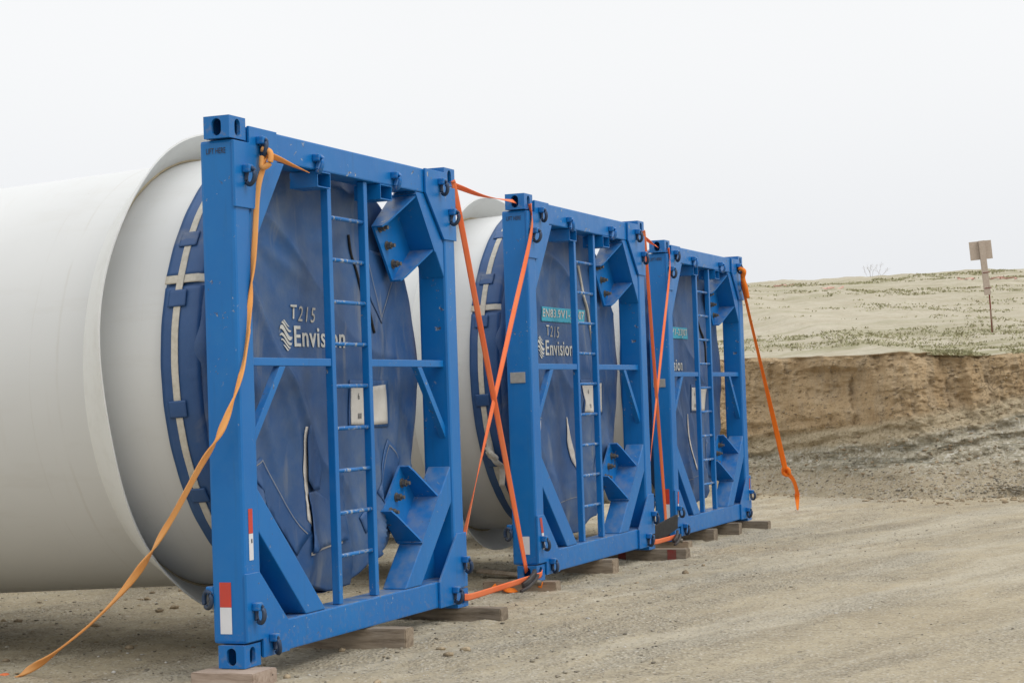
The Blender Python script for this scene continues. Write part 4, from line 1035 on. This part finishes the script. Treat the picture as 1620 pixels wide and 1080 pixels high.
for k in range(7): twig(Vector((rnd.uniform(-.25, .25), 0, 0)), Vector((rnd.uniform(-.9, .8), rnd.uniform(-.3, .3), rnd.uniform(.5, 1))).normalized(), rnd.uniform(.15, .27), 0.0045, 3)
link('stems', merge_tubes('stems', [s for s in segs if s[2] > 0.0022]), 'twig', sh); tag(link('twigs', merge_tubes('twigs', [s for s in segs if s[2] <= 0.0022]), 'twig', sh), kind='stuff')

# ------------------------------------------------------------------ pink ribbon scraps on the hillside
def hill_ray(px, py):
    for yy in np.arange(27, 80, 0.1):
        p = ray(px, py, yy)
        if hill_at(p.x, yy) > p.z: return p
    return ray(px, py, 50)
for k, (px, py, sc, lb) in enumerate(((1243, 453, 0.30, 'pale pink ribbon scrap on the hill, leftmost of five'), (1314, 458, 0.26, 'pink ribbon scrap on the hill, second from the left'), (1529, 443, 0.28, 'pink ribbon scrap on the hill just left of the sign post'),
                                      (1572, 442, 0.25, 'pale pink ribbon scrap on the hill just right of the sign post'), (1592, 442, 0.42, 'largest pink ribbon scrap on the hill, far right'))):
    p = hill_ray(px, py); rnd = random.Random(k+60)
    pts = [p+Vector((sc*(-1+0.28*j)+rnd.uniform(-.1, .1), rnd.uniform(-.15, .15), rnd.uniform(0.0, .07))) for j in range(8)]
    o = link('ribbon_scrap', ribbon('ribbon_scrap', catmull(pts, 6), 0.055, lambda s: 5*s+k, 0.004), 'pink')
    tag(o, lb, 'litter', 'pink ribbon scraps on the hill')

# ------------------------------------------------------------------ loose stones, clods, grass
def scatter(name, items, mat, seedv=0, kind='stuff', label=None, cat=None):
    """items: (x,y,z,size) -> many small lumpy stones in one mesh"""
    base = bmesh.new(); bmesh.ops.create_icosphere(base, subdivisions=1, radius=1); bv = np.array([v.co[:] for v in base.verts]); bf = np.array([[v.index for v in f.verts] for f in base.faces]); base.free()
    it = np.array(items); N = len(it); rs = np.random.RandomState(seedv)
    sc = it[:, 3][:, None]*np.stack([rs.uniform(.7, 1.3, N), rs.uniform(.7, 1.3, N), rs.uniform(.25, .6, N)], 1)
    jit = 1+rs.uniform(-.32, .32, (N, len(bv), 1)); an = rs.uniform(0, 6.28, N); c, s = np.cos(an), np.sin(an)
    P = bv[None]*jit*sc[:, None]; X = P[..., 0]*c[:, None]-P[..., 1]*s[:, None]; Y = P[..., 0]*s[:, None]+P[..., 1]*c[:, None]
    V = np.stack([X+it[:, 0:1], Y+it[:, 1:2], P[..., 2]+it[:, 2:3]], -1).reshape(-1, 3)
    F = (bf[None]+(np.arange(N)*len(bv))[:, None, None]).reshape(-1, 3)
    me = bpy.data.meshes.new(name); me.vertices.add(len(V)); me.vertices.foreach_set('co', V.ravel()); me.loops.add(F.size); me.loops.foreach_set('vertex_index', F.ravel().astype(np.int32))
    me.polygons.add(len(F)); me.polygons.foreach_set('loop_start', np.arange(0, F.size, 3).astype(np.int32)); me.update(calc_edges=True)
    return tag(link(name, me, mat), label, cat, None, kind)
rs = np.random.RandomState(11)
def pts_on_ground(N, x0, x1, y0, y1, smin, smax, dens=None, sink=0.2):
    x = rs.uniform(x0, x1, N); y = rs.uniform(y0, y1, N)
    if dens is not None: k = rs.rand(N) < dens(x, y); x, y = x[k], y[k]
    s = smin+(smax-smin)*rs.rand(len(x))**3; return np.stack([x, y, ground_h(x, y)+s*(0.4-sink), s], 1)
gd = lambda x, y: np.clip(0.25+1.6*fbm(x*0.55-y*0.2, y*0.3+x*0.2, 150, 4), 0.03, 1)
A = pts_on_ground(9000, -1.0, 8, 7.5, 25, 0.004, 0.013, gd); B = pts_on_ground(3500, -6.5, 1, 9, 18, 0.005, 0.016)
scatter('gravel', np.concatenate([A, B]), 'stone', 1, label='loose gravel scattered over the dry ground', cat='gravel')
C = pts_on_ground(900, -6.5, 2.2, 9.2, 17, 0.008, 0.042, lambda x, y: (x < 0.4*(y-10)-0.6)*np.clip(0.4+1.5*fbm(x, y, 160, 3), 0, 1), 0.15)
xx = rs.uniform(2.8, 9, 420); yy = foot_y(xx)-rs.rand(420)**1.6*1.3+0.25; ss = 0.010+0.040*rs.rand(420)**3
D = np.stack([xx, yy, ground_h(xx, yy)+ss*0.2, ss], 1)
N = 3600; xb = rs.uniform(2.6, 9.2, N); tb_ = rs.uniform(0.12, 0.97, N); yb, zb = bank_pt(xb, tb_); sb_ = 0.008+0.030*rs.rand(N)**4
E_ = np.stack([xb, yb+sb_*0.25, zb, sb_], 1)
scatter('soil_clods', np.concatenate([C, D, E_]), 'clod', 2, label='crumbled soil clods under the blades and on the earth bank', cat='clods')
# pebbles spilling down the bank
N = 9000; xx = rs.uniform(3.0, 9.4, N); tt = rs.beta(1.4, 3.0, N)*0.62
keep = rs.rand(N) < np.clip(0.22+0.9*np.exp(-((xx-7.3)/1.2)**2)*(tt < 0.3)+0.5*np.clip(fbm(xx*1.2, tt*6, 170, 3), 0, 1), 0, 1)
xx, tt = xx[keep], tt[keep]; yb, zb = bank_pt(xx, tt); ss = 0.006+0.018*rs.rand(len(xx))**3
scatter('bank_pebbles', np.stack([xx, yb-0.005, zb, ss], 1), 'stone', 3, label='pale pebbles spilling down the lower earth bank', cat='pebbles')
# grass tufts
V = []; F = []; cnt = 0; tries = 0
while cnt < 3400 and tries < 120000:
    tries += 1
    x = rs.uniform(2.5, 15); L = rs.rand()**1.8*30
    dn = float(fbm(np.array([x*0.22]), np.array([L*0.55]), 180, 5)[0])
    near = 2.2 if L < 2.0 else 1.1 if L < 7 else (0.35 if L < 22 else 1.1)
    if cnt < 900: L = rs.rand()**2*0.9; dn = float(fbm(np.array([x*1.3]), np.array([3.0]), 190, 4)[0])
    if rs.rand() > np.clip(dn*4.2-0.55, 0, 1)*near: continue
    ya, za = hill_pt(np.array([x]), np.array([L])); y0, z0 = float(ya[0]), float(za[0]); cnt += 1
    for _ in range(7):
        a = rs.uniform(0, 6.28); h = rs.uniform(0.010, 0.034)*(1+L/45); r = rs.uniform(0, 0.22); bxx = x+r*math.cos(a); byy = y0+r*math.sin(a); w_ = 0.012*(1+L/25); b = len(V)
        V += [(bxx-w_, byy, z0-0.01), (bxx+w_, byy, z0-0.01), (bxx+rs.uniform(-.05, .05), byy+rs.uniform(-.05, .05), z0+h)]; F.append((b, b+1, b+2))
tag(link('grass', mesh('grass', V, F), 'grass'), 'sparse short grass growing in patches on the hillside', 'grass', None, 'stuff')
